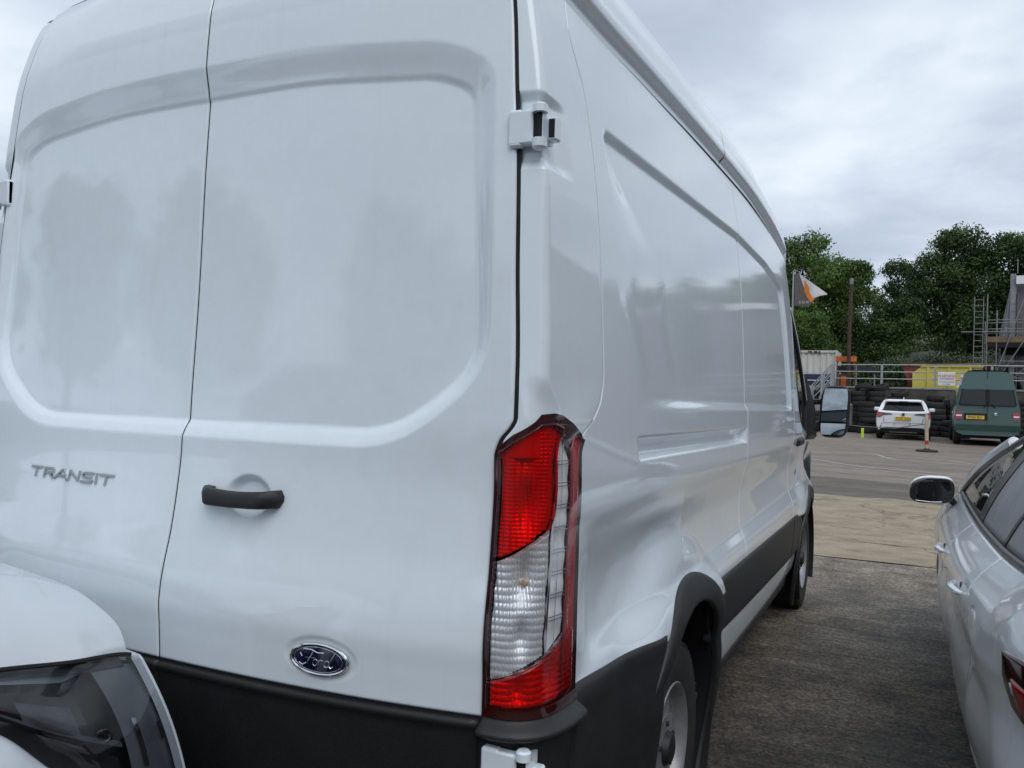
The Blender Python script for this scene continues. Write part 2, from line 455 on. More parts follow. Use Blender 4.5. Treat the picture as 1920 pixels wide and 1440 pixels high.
def rear_y(x, z):
    ax = np.abs(x)
    y = rear_c(z) + rear_k(z) * (ax / .9) ** 2.4
    y = y + .018 * inside(door_out, door_out_w, x, z)
    y = y + .006 * inside(door_panel, door_panel_w, x, z)
    y = y - .0035 * np.clip((z - 2.50) / .045, 0, 1) * (1 - ease(.5, .72, ax))
    # hand hollow behind the handle
    r = np.hypot((x - .238) / .072, (z - 1.291) / .054)
    y = y + .020 * (1 - ease(.62, 1.0, r))
    # dish round the badge
    r = np.hypot((x - .494) / .100, (z - .946) / .052)
    y = y + .003 * (1 - ease(.85, 1.0, r))
    return y

# edge of the door: x over height (right); left is its mirror
door_edge = curve([(.80, .876), (1.0, .880), (1.25, .878), (1.42, .878), (1.455, .888), (1.49, .914), (1.505, .920), (1.6, .919), (1.83, .908), (2.08, .900), (2.25, .887), (2.43, .871), (2.54, .851), (2.64, .842), (2.70, .834), (2.73, .815), (2.742, .79)])
seam_y = curve([(.8, .165), (1.42, .165), (1.46, .19), (1.50, .27), (1.55, .325), (1.62, .345), (2.0, .335), (2.3, .30), (2.45, .245), (2.56, .26), (2.9, .28)])

# roof outline above the groove: half width over height
roof_w = curve([(0, .902), (.020, .899), (.042, .922), (.056, .925), (.15, .905), (.22, .874), (.27, .82), (.305, .73), (.325, .55), (.335, .0)])

def corner(u, z, off=0.0, narrow=0.0):
    """rear corner pillar: u runs from the door edge (0) round to the side seam (1)"""
    xa = door_edge(z) + .0085 - narrow
    ya = rear_y(xa, z) + .004
    yb = seam_y(z) - .004
    xb = side_w(np.minimum(z, 2.56)); xb = np.where(z < 1.5, np.maximum(xb, 1.004), xb)
    xr = roof_w(np.maximum(z - 2.525, 0))
    xb = np.where(z > 2.525, np.minimum(xr, .904), xb) + np.maximum(xr - .904, 0) * ease(.6, 1., u) * (z > 2.525)
    n = 3.0
    u = np.asarray(u, float) + 0 * z
    t = u * (math.pi / 2)
    s = np.sin(t) ** (2 / n); c = np.cos(t) ** (2 / n)
    x = xa + (xb - xa) * s
    y = yb - (yb - ya) * c
    nx = (s ** (n - 1)) / np.maximum(xb - xa, 1e-4); ny = -(c ** (n - 1)) / np.maximum(yb - ya, 1e-4)
    L = np.hypot(nx, ny) + 1e-9; nx = nx / L; ny = ny / L
    # above the lamp: flat rear face, tight fillet, flat flank
    w = ease(1.49, 1.60, z)
    kx = np.minimum(xa + .060, xb - .006); ky = ya + .010
    r = np.minimum(.020, (kx - xa) * .6)
    q0x, q0y = kx - r, ky - .010 * r / np.maximum(kx - xa, 1e-4); q1x, q1y = kx + (xb - kx) * r / np.maximum(yb - ky, 1e-4), ky + r
    a1 = np.clip(u / .34, 0, 1); a2 = np.clip((u - .34) / .30, 0, 1); a3 = np.clip((u - .64) / .36, 0, 1)
    fx = np.where(u < .34, xa + (q0x - xa) * a1, np.where(u < .64, (1 - a2) ** 2 * q0x + 2 * a2 * (1 - a2) * kx + a2 ** 2 * q1x, q1x + (xb - q1x) * a3))
    fy = np.where(u < .34, ya + (q0y - ya) * a1, np.where(u < .64, (1 - a2) ** 2 * q0y + 2 * a2 * (1 - a2) * ky + a2 ** 2 * q1y, q1y + (yb - q1y) * a3))
    ta = a2 * math.pi / 2
    x = x * (1 - w) + fx * w; y = y * (1 - w) + fy * w
    nx = nx * (1 - w) + np.sin(ta) * w; ny = ny * (1 - w) - np.cos(ta) * w
    L = np.hypot(nx, ny) + 1e-9; nx = nx / L; ny = ny / L
    off = off - .012 * np.clip((z - 2.05) / .02, 0, 1) * np.clip((2.222 - z) / .02, 0, 1) * (1 - ease(.70, .82, u - .25 * np.clip((2.14 - z), -.05, .06)))
    return x + off * nx, y + off * ny
# <<< VAN FORM
# ---------------------------------------------------------------- ground
def gz(y): return .11 * ease(9, 28, y)
def ground_mat(name, kind):
    m, nt, b = nmat(name)
    oc = node(nt, 'ShaderNodeTexCoord').outputs['Object']
    big = noise(nt, .35, 5, .6, oc); mid = noise(nt, 2.6, 6, .65, oc); fine = noise(nt, 55., 4, .7, oc); agg = noise(nt, 190., 2, .6, oc)
    if kind == 'rough':
        st = node(nt, 'ShaderNodeMapping', {'Vector': oc, 'Scale': (.55, 9., 1.)}).outputs[0]
        streak = noise(nt, 2.4, 6, .7, st, .4)
        st2 = node(nt, 'ShaderNodeMapping', {'Vector': oc, 'Scale': (1.4, 30., 1.), 'Rotation': (0, 0, R(3))}).outputs[0]
        ridge = noise(nt, 1.6, 5, .65, st2, .6)
        f = node(nt, 'ShaderNodeMath', {0: streak, 1: .26, 2: node(nt, 'ShaderNodeMath', {0: mid, 1: .42, 2: node(nt, 'ShaderNodeMath', {0: fine, 1: .38}, operation='MULTIPLY').outputs[0]}, operation='MULTIPLY_ADD').outputs[0]}, operation='MULTIPLY_ADD').outputs[0]
        c = ramp(nt, f, [(.36, (.018, .0145, .010)), (.46, (.062, .051, .037)), (.56, (.168, .140, .102)), (.68, (.37, .315, .235))])
        pale = ramp(nt, agg, [(.60, (0, 0, 0)), (.70, (1, 1, 1))])
        c = node(nt, 'ShaderNodeMix', {'Factor': node(nt, 'ShaderNodeMath', {0: pale, 1: .35}, operation='MULTIPLY').outputs[0], 'A': c, 'B': (.30, .27, .23, 1)}, data_type='RGBA').outputs['Result']
        nt.links.new(c, b.inputs['Base Color'])
        nt.links.new(node(nt, 'ShaderNodeMapRange', {'Value': big, 'From Min': .35, 'From Max': .65, 'To Min': .42, 'To Max': .85}).outputs[0], b.inputs['Roughness'])
        h = node(nt, 'ShaderNodeMath', {0: ridge, 1: 1.5, 2: node(nt, 'ShaderNodeMath', {0: fine, 1: .9}, operation='MULTIPLY').outputs[0]}, operation='MULTIPLY_ADD').outputs[0]
        bump(nt, b, h, .8, .016)
        vo = node(nt, 'ShaderNodeTexVoronoi', {'Scale': 75., 'Vector': oc})
        cell = node(nt, 'ShaderNodeSeparateColor', {0: vo.outputs['Color']}).outputs[0]
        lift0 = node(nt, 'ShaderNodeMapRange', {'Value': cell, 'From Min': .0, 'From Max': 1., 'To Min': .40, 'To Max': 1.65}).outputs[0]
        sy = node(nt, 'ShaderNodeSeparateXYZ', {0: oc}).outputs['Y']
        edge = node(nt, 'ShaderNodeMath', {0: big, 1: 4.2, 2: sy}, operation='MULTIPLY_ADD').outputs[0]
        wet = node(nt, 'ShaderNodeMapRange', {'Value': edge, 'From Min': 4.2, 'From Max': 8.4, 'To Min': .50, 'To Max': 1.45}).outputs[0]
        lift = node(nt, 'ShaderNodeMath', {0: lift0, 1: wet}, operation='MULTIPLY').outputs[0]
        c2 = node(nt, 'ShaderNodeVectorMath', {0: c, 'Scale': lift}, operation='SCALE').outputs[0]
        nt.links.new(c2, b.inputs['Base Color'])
    elif kind == 'smooth':
        st = node(nt, 'ShaderNodeMapping', {'Vector': oc, 'Scale': (.8, 3., 1.)}).outputs[0]
        streak = noise(nt, 1.4, 7, .7, st, 0.)
        f = node(nt, 'ShaderNodeMath', {0: mid, 1: .68, 2: node(nt, 'ShaderNodeMath', {0: streak, 1: .32}, operation='MULTIPLY').outputs[0]}, operation='MULTIPLY_ADD').outputs[0]
        c = ramp(nt, f, [(.33, (.19, .148, .100)), (.5, (.325, .262, .182)), (.65, (.40, .33, .235))])
        vo = node(nt, 'ShaderNodeTexVoronoi', {'Scale': .55, 'Vector': node(nt, 'ShaderNodeVectorMath', {0: oc, 1: node(nt, 'ShaderNodeVectorMath', {0: node(nt, 'ShaderNodeTexNoise', {'Scale': 1.6, 'Detail': 6., 'Vector': oc}).outputs['Color'], 'Scale': 1.1}, operation='SCALE').outputs[0]}, operation='ADD').outputs[0]}, feature='DISTANCE_TO_EDGE')
        crack = node(nt, 'ShaderNodeMapRange', {'Value': vo.outputs['Distance'], 'From Min': .004, 'From Max': .014, 'To Min': .55, 'To Max': 1.}).outputs[0]
        oil = node(nt, 'ShaderNodeMapRange', {'Value': noise(nt, .9, 5, .6, oc), 'From Min': .56, 'From Max': .70, 'To Min': 1., 'To Max': .55}).outputs[0]
        k = node(nt, 'ShaderNodeMath', {0: crack, 1: oil}, operation='MULTIPLY').outputs[0]
        gr = node(nt, 'ShaderNodeMapRange', {'Value': fine, 'From Min': .3, 'From Max': .7, 'To Min': .82, 'To Max': 1.18}).outputs[0]
        k = node(nt, 'ShaderNodeMath', {0: k, 1: gr}, operation='MULTIPLY').outputs[0]
        c = node(nt, 'ShaderNodeVectorMath', {0: c, 'Scale': k}, operation='SCALE').outputs[0]
        nt.links.new(c, b.inputs['Base Color']); b.inputs['Roughness'].default_value = .8
        bump(nt, b, fine, .35, .006)
    elif kind in ('tarmac', 'stained'):
        st = node(nt, 'ShaderNodeMapping', {'Vector': oc, 'Scale': (.3, 1.6, 1.)}).outputs[0]
        streak = noise(nt, .9, 6, .65, st, .5)
        f = node(nt, 'ShaderNodeMath', {0: mid, 1: .35, 2: node(nt, 'ShaderNodeMath', {0: streak, 1: .65}, operation='MULTIPLY').outputs[0]}, operation='MULTIPLY_ADD').outputs[0]
        c = ramp(nt, f, [(.34, (.135, .106, .083)), (.5, (.215, .173, .137)), (.66, (.29, .24, .19))])
        if kind == 'stained': c = ramp(nt, f, [(.34, (.060, .052, .040)), (.5, (.125, .108, .084)), (.66, (.20, .17, .135))])
        nt.links.new(c, b.inputs['Base Color']); b.inputs['Roughness'].default_value = .75
        bump(nt, b, fine, .4, .006)
    else:
        c = ramp(nt, mid, [(.35, (.05, .06, .03)), (.65, (.10, .10, .06))])
        nt.links.new(c, b.inputs['Base Color']); b.inputs['Roughness'].default_value = .9
    return m
def slab(name, x0, x1, y0, y1, lift, mat, ny=40, wob0=0., wob1=0.):
    xs = np.linspace(x0, x1, 60)[None, :]; v = np.linspace(0, 1, ny)[:, None]
    w0 = wob0 * (np.sin(xs * 1.7) * .5 + np.sin(xs * 4.3 + 1) * .3); w1 = wob1 * (np.sin(xs * 1.3 + 2) * .5 + np.sin(xs * 3.7) * .3)
    Y = lerp(y0 + w0, y1 + w1, v); X = xs + 0 * v
    o = sheet(name, np.stack([X, Y, gz(Y) + lift], -1), mat, None)
    return props(o, kind='structure')
def lerp(a, b, t): return a + (b - a) * t
def big_ground():
    ys = np.r_[np.linspace(-400, -20, 6), np.linspace(-18, 45, 64), np.linspace(60, 1500, 8)][:, None]; xs = np.linspace(-900, 900, 30)[None, :]
    Y = ys + 0 * xs; o = sheet('ground', np.stack([xs + 0 * ys, Y, gz(Y) - .012], -1), ground_mat('rough_grass_ground', 'earth'), None)
    return props(o, kind='structure')
big_ground()
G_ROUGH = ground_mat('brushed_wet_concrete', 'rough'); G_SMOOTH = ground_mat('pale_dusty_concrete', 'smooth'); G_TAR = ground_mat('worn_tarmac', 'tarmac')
slab('tarmac_yard', -30, 22, 14.9, 38, -.006, G_TAR)
slab('stained_tarmac_band', -18, 10, 12.4, 15.3, -.002, ground_mat('dark_stained_tarmac', 'stained'), wob0=.5, wob1=.25)
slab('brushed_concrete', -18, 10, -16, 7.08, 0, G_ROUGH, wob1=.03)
slab('concrete_band', -18, 10, 7.10, 8.18, .001, G_SMOOTH, wob0=.03, wob1=.04)
slab('pale_concrete', -18, 10, 8.20, 13.4, -.0045, G_SMOOTH, wob0=.04, wob1=.0)
slab('side_apron', 10, 22, -16, 15.6, -.004, G_TAR)

# ---------------------------------------------------------------- the white van
VAN = thing('panel_van', (0, 2.45, 0), 'tall white high-roof panel van with a red and clear tail lamp, nearest the camera', 'van')
def lerp(a, b, t): return a + (b - a) * t

def mirror(P):
    Q = np.array(P, float); Q[..., 0] *= -1; return Q
# rear doors
def LEFT_IN(z): return .018 + .034 * ease(1.7, 2.2, z)
v = np.linspace(0, 1, 400)[:, None]; u = np.linspace(0, 1, 210)[None, :]
Zd = .872 + (2.742 - .872) * v + 0 * u
def door(sgn):
    e = door_edge(Zd) - (LEFT_IN(Zd) if sgn < 0 else 0)
    X = sgn * lerp(.0036, e, u)
    return np.stack([X, rear_y(X, Zd), Zd], -1)
right_door = sheet('rear_door', door(1), M['white'], VAN, fl=(0, 1, 0), depth=.03, drop=.0008)
left_door = sheet('rear_door', door(-1), M['white'], VAN, fl=(0, 1, 0), depth=.03, drop=.0008)
vv = np.linspace(0, 1, 240)[:, None]; uu = np.linspace(0, 1, 240)[None, :]
X = lerp(-.93, .93, uu) + 0 * vv; Z = lerp(.40, 2.72, vv) + 0 * uu
X = np.sign(X) * np.minimum(np.abs(X), door_edge(Z) + .010 - np.where(X < 0, LEFT_IN(Z), 0))
sheet('door_seal', np.stack([X, rear_y(X, Z) + .0042, Z], -1), M['gap'], VAN)
def cladding(sgn):
    v = np.linspace(0, 1, 50)[:, None]; u = np.linspace(0, 1, 50)[None, :]
    Z = lerp(.36, .864, v) + 0 * u; X = sgn * lerp(.003, .872, u) + 0 * v
    y = rear_y(X, np.full_like(Z, .87))
    y = y - .002 - .009 * ease(.842, .846, Z) * (1 - ease(.857, .864, Z)) + .05 * ease(.55, .36, Z) * 0 - .012 * (1 - ease(.45, .60, Z))
    return sheet('lower_cladding', np.stack([X, y, Z], -1), M['plastic_black'], VAN, fl=(0, 1, 0), depth=.03)
cladding(1); cladding(-1)

# corner pillars
v = np.linspace(0, 1, 330)[:, None]; u = np.linspace(0, 1, 90)[None, :]
Z = lerp(1.42, 2.705, v) + 0 * u
cx, cyy = corner(u, Z)
PIL = np.stack([cx, cyy, Z], -1)
sheet('rear_pillar', PIL, M['white'], VAN, fl=(-.35, .5, 0), depth=.05)
cx, cyy = corner(u, Z, 0., LEFT_IN(Z)); PIL = np.stack([cx, cyy, Z], -1)
sheet('rear_pillar', mirror(PIL[::3, ::2]), M['white'], VAN, fl=(.35, .5, 0), depth=.05)
Z2 = lerp(.40, 1.45, np.linspace(0, 1, 30)[:, None]) + 0 * np.linspace(0, 1, 30)[None, :]
cx, cyy = corner(np.linspace(0, 1, 30)[None, :], Z2, -.055)
sheet('lamp_recess', np.stack([cx, cyy, Z2], -1), M['gap'], VAN)
sheet('lamp_recess', mirror(np.stack([cx, cyy, Z2], -1)), M['gap'], VAN)

# side panels
zl = curve([(.1, .872), (.17, .874), (.47, .852), (.75, .840), (.9, .82), (1.5, .80), (2.3, .80), (4.0, .765), (6, .74)])
def z_low(y, r=.55):
    a = np.maximum(r * r - (y - HUB_Y) ** 2, 0) ** .5 + HUB_Z
    b = np.maximum(.50 ** 2 - (y - 4.94) ** 2, 0) ** .5 + HUB_Z
    return np.maximum(np.maximum(zl(y), np.where(a > HUB_Z, a, 0)), np.where(b > HUB_Z, b, 0))
def wall(y0, y1, nu, nv, dense=1.0):
    v = np.linspace(0, 1, nv)[:, None]; u = (np.linspace(0, 1, nu) ** dense)[None, :]
    y = lerp(.2 if y0 is None else y0, y1, u) + 0 * v; z = lerp(z_low(y), groove_z(y) - .004, v)
    for _ in range(3):
        if y0 is None: y = lerp(seam_y(z), y1, u)
        z = lerp(z_low(y), groove_z(y) - .004, v)
    return np.stack([side_x(y, z), y, z], -1)
sheet('side_panel', wall(None, 2.3185, 330, 300, 1.15), M['white'], VAN, fl=(-1, 0, 0), depth=.012, drop=.0002)
sheet('side_panel', wall(2.321, 3.985, 170, 300), M['white'], VAN, fl=(-1, 0, 0), depth=.012, drop=.0002)
sheet('side_panel', mirror(wall(None, 3.985, 120, 100)), M['white'], VAN, fl=(1, 0, 0), depth=.03)
yy = np.linspace(.25, 4.0, 60)[None, :]; zz = np.linspace(0, 1, 30)[:, None]
Y = yy + 0 * zz; Z = lerp(z_low(Y), groove_z(Y) + .02, zz)
inner = np.stack([side_w(Z) - nose_in(Y) - .06, Y, Z], -1)
sheet('inner_wall', inner, M['gap'], VAN); sheet('inner_wall', mirror(inner), M['gap'], VAN)

for q in ([(float(side_x(np.array(2.318), np.array(z))) - .008, 2.3198, z) for z in np.linspace(.83, 2.53, 60)], [(float(side_x(np.array(3.985), np.array(z))) - .012, 3.9885, z) for z in np.linspace(.8, 2.1, 40)],
          [(float(side_x(seam_y(np.array(z)), np.array(z))) - .011, float(seam_y(np.array(z))) - .002, z) for z in np.linspace(1.44, 2.53, 80)]):
    b = Bag(); b.tube(q, .0065, 6); b.obj('panel_seam', M['gap'], VAN)

# roof
rp = spline([(.902, 0), (.899, .018), (.908, .030), (.921, .042), (.9245, .056), (.918, .09), (.905, .15), (.89, .19), (.868, .235), (.83, .273), (.77, .30), (.65, .320), (.4, .333), (0, .337)], 90)
def roof_line(y):
    zg = groove_z(y); k = 1 - nose_in(y) / .9
    xs = np.r_[rp[:, 0], -rp[-2::-1, 0]]; dz = np.r_[rp[:, 1], rp[-2::-1, 1]]
    s = 1 - .10 * ease(2.8, 4.2, y)
    return np.stack([xs * k, np.full_like(xs, float(y)), zg + dz * s], -1)
sheet('roof_panel', [roof_line(y) for y in np.linspace(.268, 2.0494, 60)], M['white'], VAN)
sheet('roof_panel', [roof_line(y) for y in np.linspace(2.0506, 4.03, 60)], M['white'], VAN)
b = Bag(); b.tube((roof_line(2.05) * np.array([.9985, 1, 1]) - np.array([0, 0, .004])).tolist(), .003, 6); b.obj('panel_seam', M['plastic_grey'], VAN)
top = roof_line(.262)
half = top[:90]; cut = half[:, 2] >= 2.70
c2 = line(half[cut], 60)
def header_edge(sgn):
    ug = np.linspace(1, 0, 25); zt = np.array([2.705, 2.72, 2.735, 2.742]); nar = 0. if sgn > 0 else float(LEFT_IN(2.7))
    px_, py_ = corner(ug, np.full(25, 2.705), 0., nar)
    dx_ = door_edge(zt) - nar; de = np.stack([dx_, rear_y(dx_, zt), zt], -1)
    xc = np.linspace(.76 - nar, 0, 14); zc_ = np.full(14, 2.746)
    return line(np.concatenate([np.stack([px_, py_, np.full(25, 2.705)], -1), de, np.stack([xc, rear_y(xc, zc_), zc_], -1)]), 60)
c1 = np.concatenate([header_edge(1), mirror(header_edge(-1))[-2::-1]]); c2 = np.concatenate([c2, mirror(c2)[-2::-1]])
rows = []
for t in np.linspace(0, 1, 12):
    r = lerp(c1, c2, t); r[:, 2] += .03 * math.sin(math.pi * t) * ease(0, .3, np.minimum(np.arange(len(r)), len(r) - 1 - np.arange(len(r))) / len(r)); rows.append(r)
sheet('roof_header', rows, M['white'], VAN)
l1 = roof_line(4.034)
s_ = np.linspace(1, -1, len(l1))
scr_top = np.stack([.95 * s_, 4.06 + .42 * (1 - np.abs(s_) ** 2.5), 2.13 + .17 * (1 - np.abs(s_) ** 2)], -1)
rows = []
for t in np.linspace(0, 1, 10):
    r = lerp(l1, scr_top, t); r[:, 1] += .10 * math.sin(math.pi * t) * (1 - np.abs(s_) ** 4); rows.append(r)
sheet('roof_forehead', rows, M['white'], VAN)

# black side mouldings, sill
def strip(name, ys, zlo, zhi, off, mat, n=14, sgn=1, edge=.010):
    v = np.linspace(0, 1, n)[:, None]; Y = np.asarray(ys)[None, :] + 0 * v
    Z = lerp(zlo(Y), zhi(Y), v)
    X = np.minimum(side_w(Z) - nose_in(Y), 9) + off - .006 * np.abs(2 * v - 1) ** 6
    P = np.stack([X, Y, Z], -1)
    if sgn < 0: P = mirror(P)
    return sheet(name, P, mat, VAN, fl=(-sgn, 0, 0), depth=.03)
for sg in (1, -1):
    strip('side_moulding', np.linspace(1.60, 3.983, 60), curve([(1.6, .612), (2.3, .582), (4, .520)]), curve([(1.6, .838), (2.3, .824), (4, .787)]), .012, M['plastic'], sgn=sg)
    strip('door_moulding', np.linspace(3.99, 4.50, 20), curve([(4, .520), (4.5, .500)]), curve([(4, .787), (4.5, .770)]), .012, M['plastic'], sgn=sg)
    strip('sill', np.linspace(1.705, 4.50, 50), curve([(1.6, .43), (4.5, .36)]), curve([(1.6, .618), (4.5, .505)]), -.004, M['white'], sgn=sg)
    strip('sill_seam', np.linspace(1.66, 4.48, 50), curve([(1.6, .385), (4.5, .31)]), curve([(1.6, .43), (4.5, .36)]), -.035, M['gap'], sgn=sg)
    strip('sill_flange', np.linspace(1.64, 4.46, 50), curve([(1.6, .325), (4.5, .255)]), curve([(1.6, .388), (4.5, .315)]), -.022, M['plastic_grey'], sgn=sg)
    # rear quarter cladding between lamp and arch
    v = np.linspace(0, 1, 30)[:, None]; Y = np.linspace(.168, .80, 50)[None, :] + 0 * v
    ztop = curve([(.1, .898), (.17, .896), (.47, .874), (.62, .868), (.75, .858), (.9, .85)])
    zbot = .34 + .10 * ease(.55, .80, Y)
    Z = lerp(zbot, ztop(Y), v)
    Xq = side_x(Y, np.maximum(Z, .875)) + .008 - .03 * (1 - ease(.34, .7, Z)) + .004 * ease(.80, .83, Z) - .006 * ease(.855, .90, Z)
    P = np.stack([Xq, Y, Z], -1)
    sheet('quarter_cladding', P if sg > 0 else mirror(P), M['plastic'], VAN, fl=(-sg, 0, 0), depth=.03)
    # wheel arch mouldings and dark liners
    for hy, r0, r1, a0, a1 in ((HUB_Y, .498, .590, -38, 232), (4.94, .455, .545, -28, 208)):
        ang = np.radians(np.linspace(a0, a1, 80))[None, :]; rr = np.linspace(0, 1, 14)[:, None]
        k = 1 + .02 * np.cos(2 * ang)
        Rr = lerp(r0, r1, rr) * (1 + .015 * np.sin(ang))
        Y = hy + Rr * np.cos(ang); Z = HUB_Z + Rr * np.sin(ang)
        Xr = side_x(Y, np.maximum(Z, .62)) + .014 - .006 * (1 - rr) ** 3 - .008 * rr ** 8 - .05 * (1 - ease(.1, .6, Z))
        P = np.stack([Xr, Y, Z], -1)
        sheet('arch_moulding', P if sg > 0 else mirror(P), M['plastic'], VAN, fl=(-sg, 0, 0), depth=.016)
        xs = np.linspace(.42, 1.003, 8)[:, None]; Y = hy + (r0 + .004) * np.cos(ang) + 0 * xs; Z = HUB_Z + (r0 + .004) * np.sin(ang) + 0 * xs
        P = np.stack([xs + 0 * ang, Y, Z], -1)
        sheet('arch_liner', P if sg > 0 else mirror(P), M['gap'], VAN)
        b = Bag(); b.box((sg * .40 - .02, hy - .52, .30), (sg * .40 + .02, hy + .52, .90)); b.obj('arch_liner', M['gap'], VAN)
b = Bag(); b.box((-.88, .10, .30), (.88, .62, .42)); b.box((-.90, 1.70, .27), (.90, 4.38, .42)); b.box((-.5, .4, .36), (.5, 5.6, .5))
b.tube([(-.7, HUB_Y, .34), (.7, HUB_Y, .34)], .06); b.box((-.14, HUB_Y - .14, .22), (.14, HUB_Y + .14, .46))
b.obj('underbody', M['gap'], VAN)

# wheels
def van_wheel(hy, sg):
    xo = .985
    W = Bag()
    prof = [(.215, -.235), (.25, -.238), (.30, -.242), (.335, -.236), (.352, -.215), (.3565, -.18), (.357, -.12), (.3565, -.06), (.352, -.025), (.335, -.006), (.305, -.0015), (.27, -.004), (.245, -.009), (.222, -.016), (.212, -.03)]
    W.lathe([(r, sg * (xo + a)) for r, a in prof], 72, 'x', (0, hy, HUB_Z))
    for k in range(72):                       # tread blocks
        t = 2 * math.pi * k / 72
        for a0, a1, sh in ((-.232, -.185, .5), (-.175, -.125, 0), (-.115, -.062, .5), (-.052, -.012, 0)):
            tt = t + sh * .0436; V = []
            for rr in (.350, .3605):
                for da, ax in ((-.031, a0), (.031, a0), (.031, a1), (-.031, a1)):
                    r2 = rr - (.006 if ax in (-.232, -.012) else 0)
                    V.append((sg * (xo + ax), hy + r2 * math.cos(tt + da), HUB_Z + r2 * math.sin(tt + da)))
            W.add(V, [(4, 5, 6, 7), (0, 1, 5, 4), (1, 2, 6, 5), (2, 3, 7, 6), (3, 0, 4, 7)])
    w = W.obj('wheel', M['rubber'], VAN, smooth=True)
    Rm = Bag()
    Rm.lathe([(r, sg * (xo + a)) for r, a in [(.216, -.225), (.205, -.2), (.198, -.1), (.200, -.05), (.213, -.022), (.221, -.012), (.217, -.008), (.207, -.016), (.196, -.04), (.185, -.058)]], 56, 'x', (0, hy, HUB_Z))
    ri, ro = .105, .186                       # disc with eight hand holes
    for k in range(8):
        t0 = 2 * math.pi * k / 8
        def pt(r, t, a): return (sg * (xo + a), hy + r * math.cos(t), HUB_Z + r * math.sin(t))
        for t1, t2 in ((t0, t0 + .34),):
            Rm.add([pt(ri, t1, -.035), pt(ri, t2, -.035), pt(ro, t2, -.058), pt(ro, t1, -.058), pt(ri, t1, -.05), pt(ri, t2, -.05), pt(ro, t2, -.075), pt(ro, t1, -.075)],
                   [(0, 1, 2, 3), (0, 3, 7, 4), (1, 2, 6, 5), (0, 1, 5, 4)])
    Rm.lathe([(.03, sg * (xo - .030)), (.075, sg * (xo - .028)), (.107, sg * (xo - .033)), (.112, sg * (xo - .045)), (.112, sg * (xo - .06))], 40, 'x', (0, hy, HUB_Z))
    Rm.lathe([(.190, sg * (xo - .05)), (.176, sg * (xo - .056)), (.170, sg * (xo - .070))], 56, 'x', (0, hy, HUB_Z))
    rm = Rm.obj('rim', M['steel'], w, smooth=True)
    Hc = Bag()
    Hc.lathe([(.0, sg * (xo - .002)), (.03, sg * (xo - .003)), (.046, sg * (xo - .008)), (.056, sg * (xo - .022)), (.058, sg * (xo - .034))], 24, 'x', (0, hy, HUB_Z))
    for k in range(5):
        t = 2 * math.pi * k / 5 + .3
        Hc.lathe([(0, sg * (xo - .020)), (.008, sg * (xo - .021)), (.010, sg * (xo - .036))], 8, 'x', (0, hy + .082 * math.cos(t), HUB_Z + .082 * math.sin(t)))
    Hc.obj('hub_cap', M['plastic'], w, smooth=True)
    Bk = Bag(); Bk.lathe([(0, sg * (xo - .10)), (.19, sg * (xo - .10))], 32, 'x', (0, hy, HUB_Z)); Bk.obj('brake_drum', M['gap'], w)
for hy in (HUB_Y, 4.94):
    for sg in (1, -1): van_wheel(hy, sg)

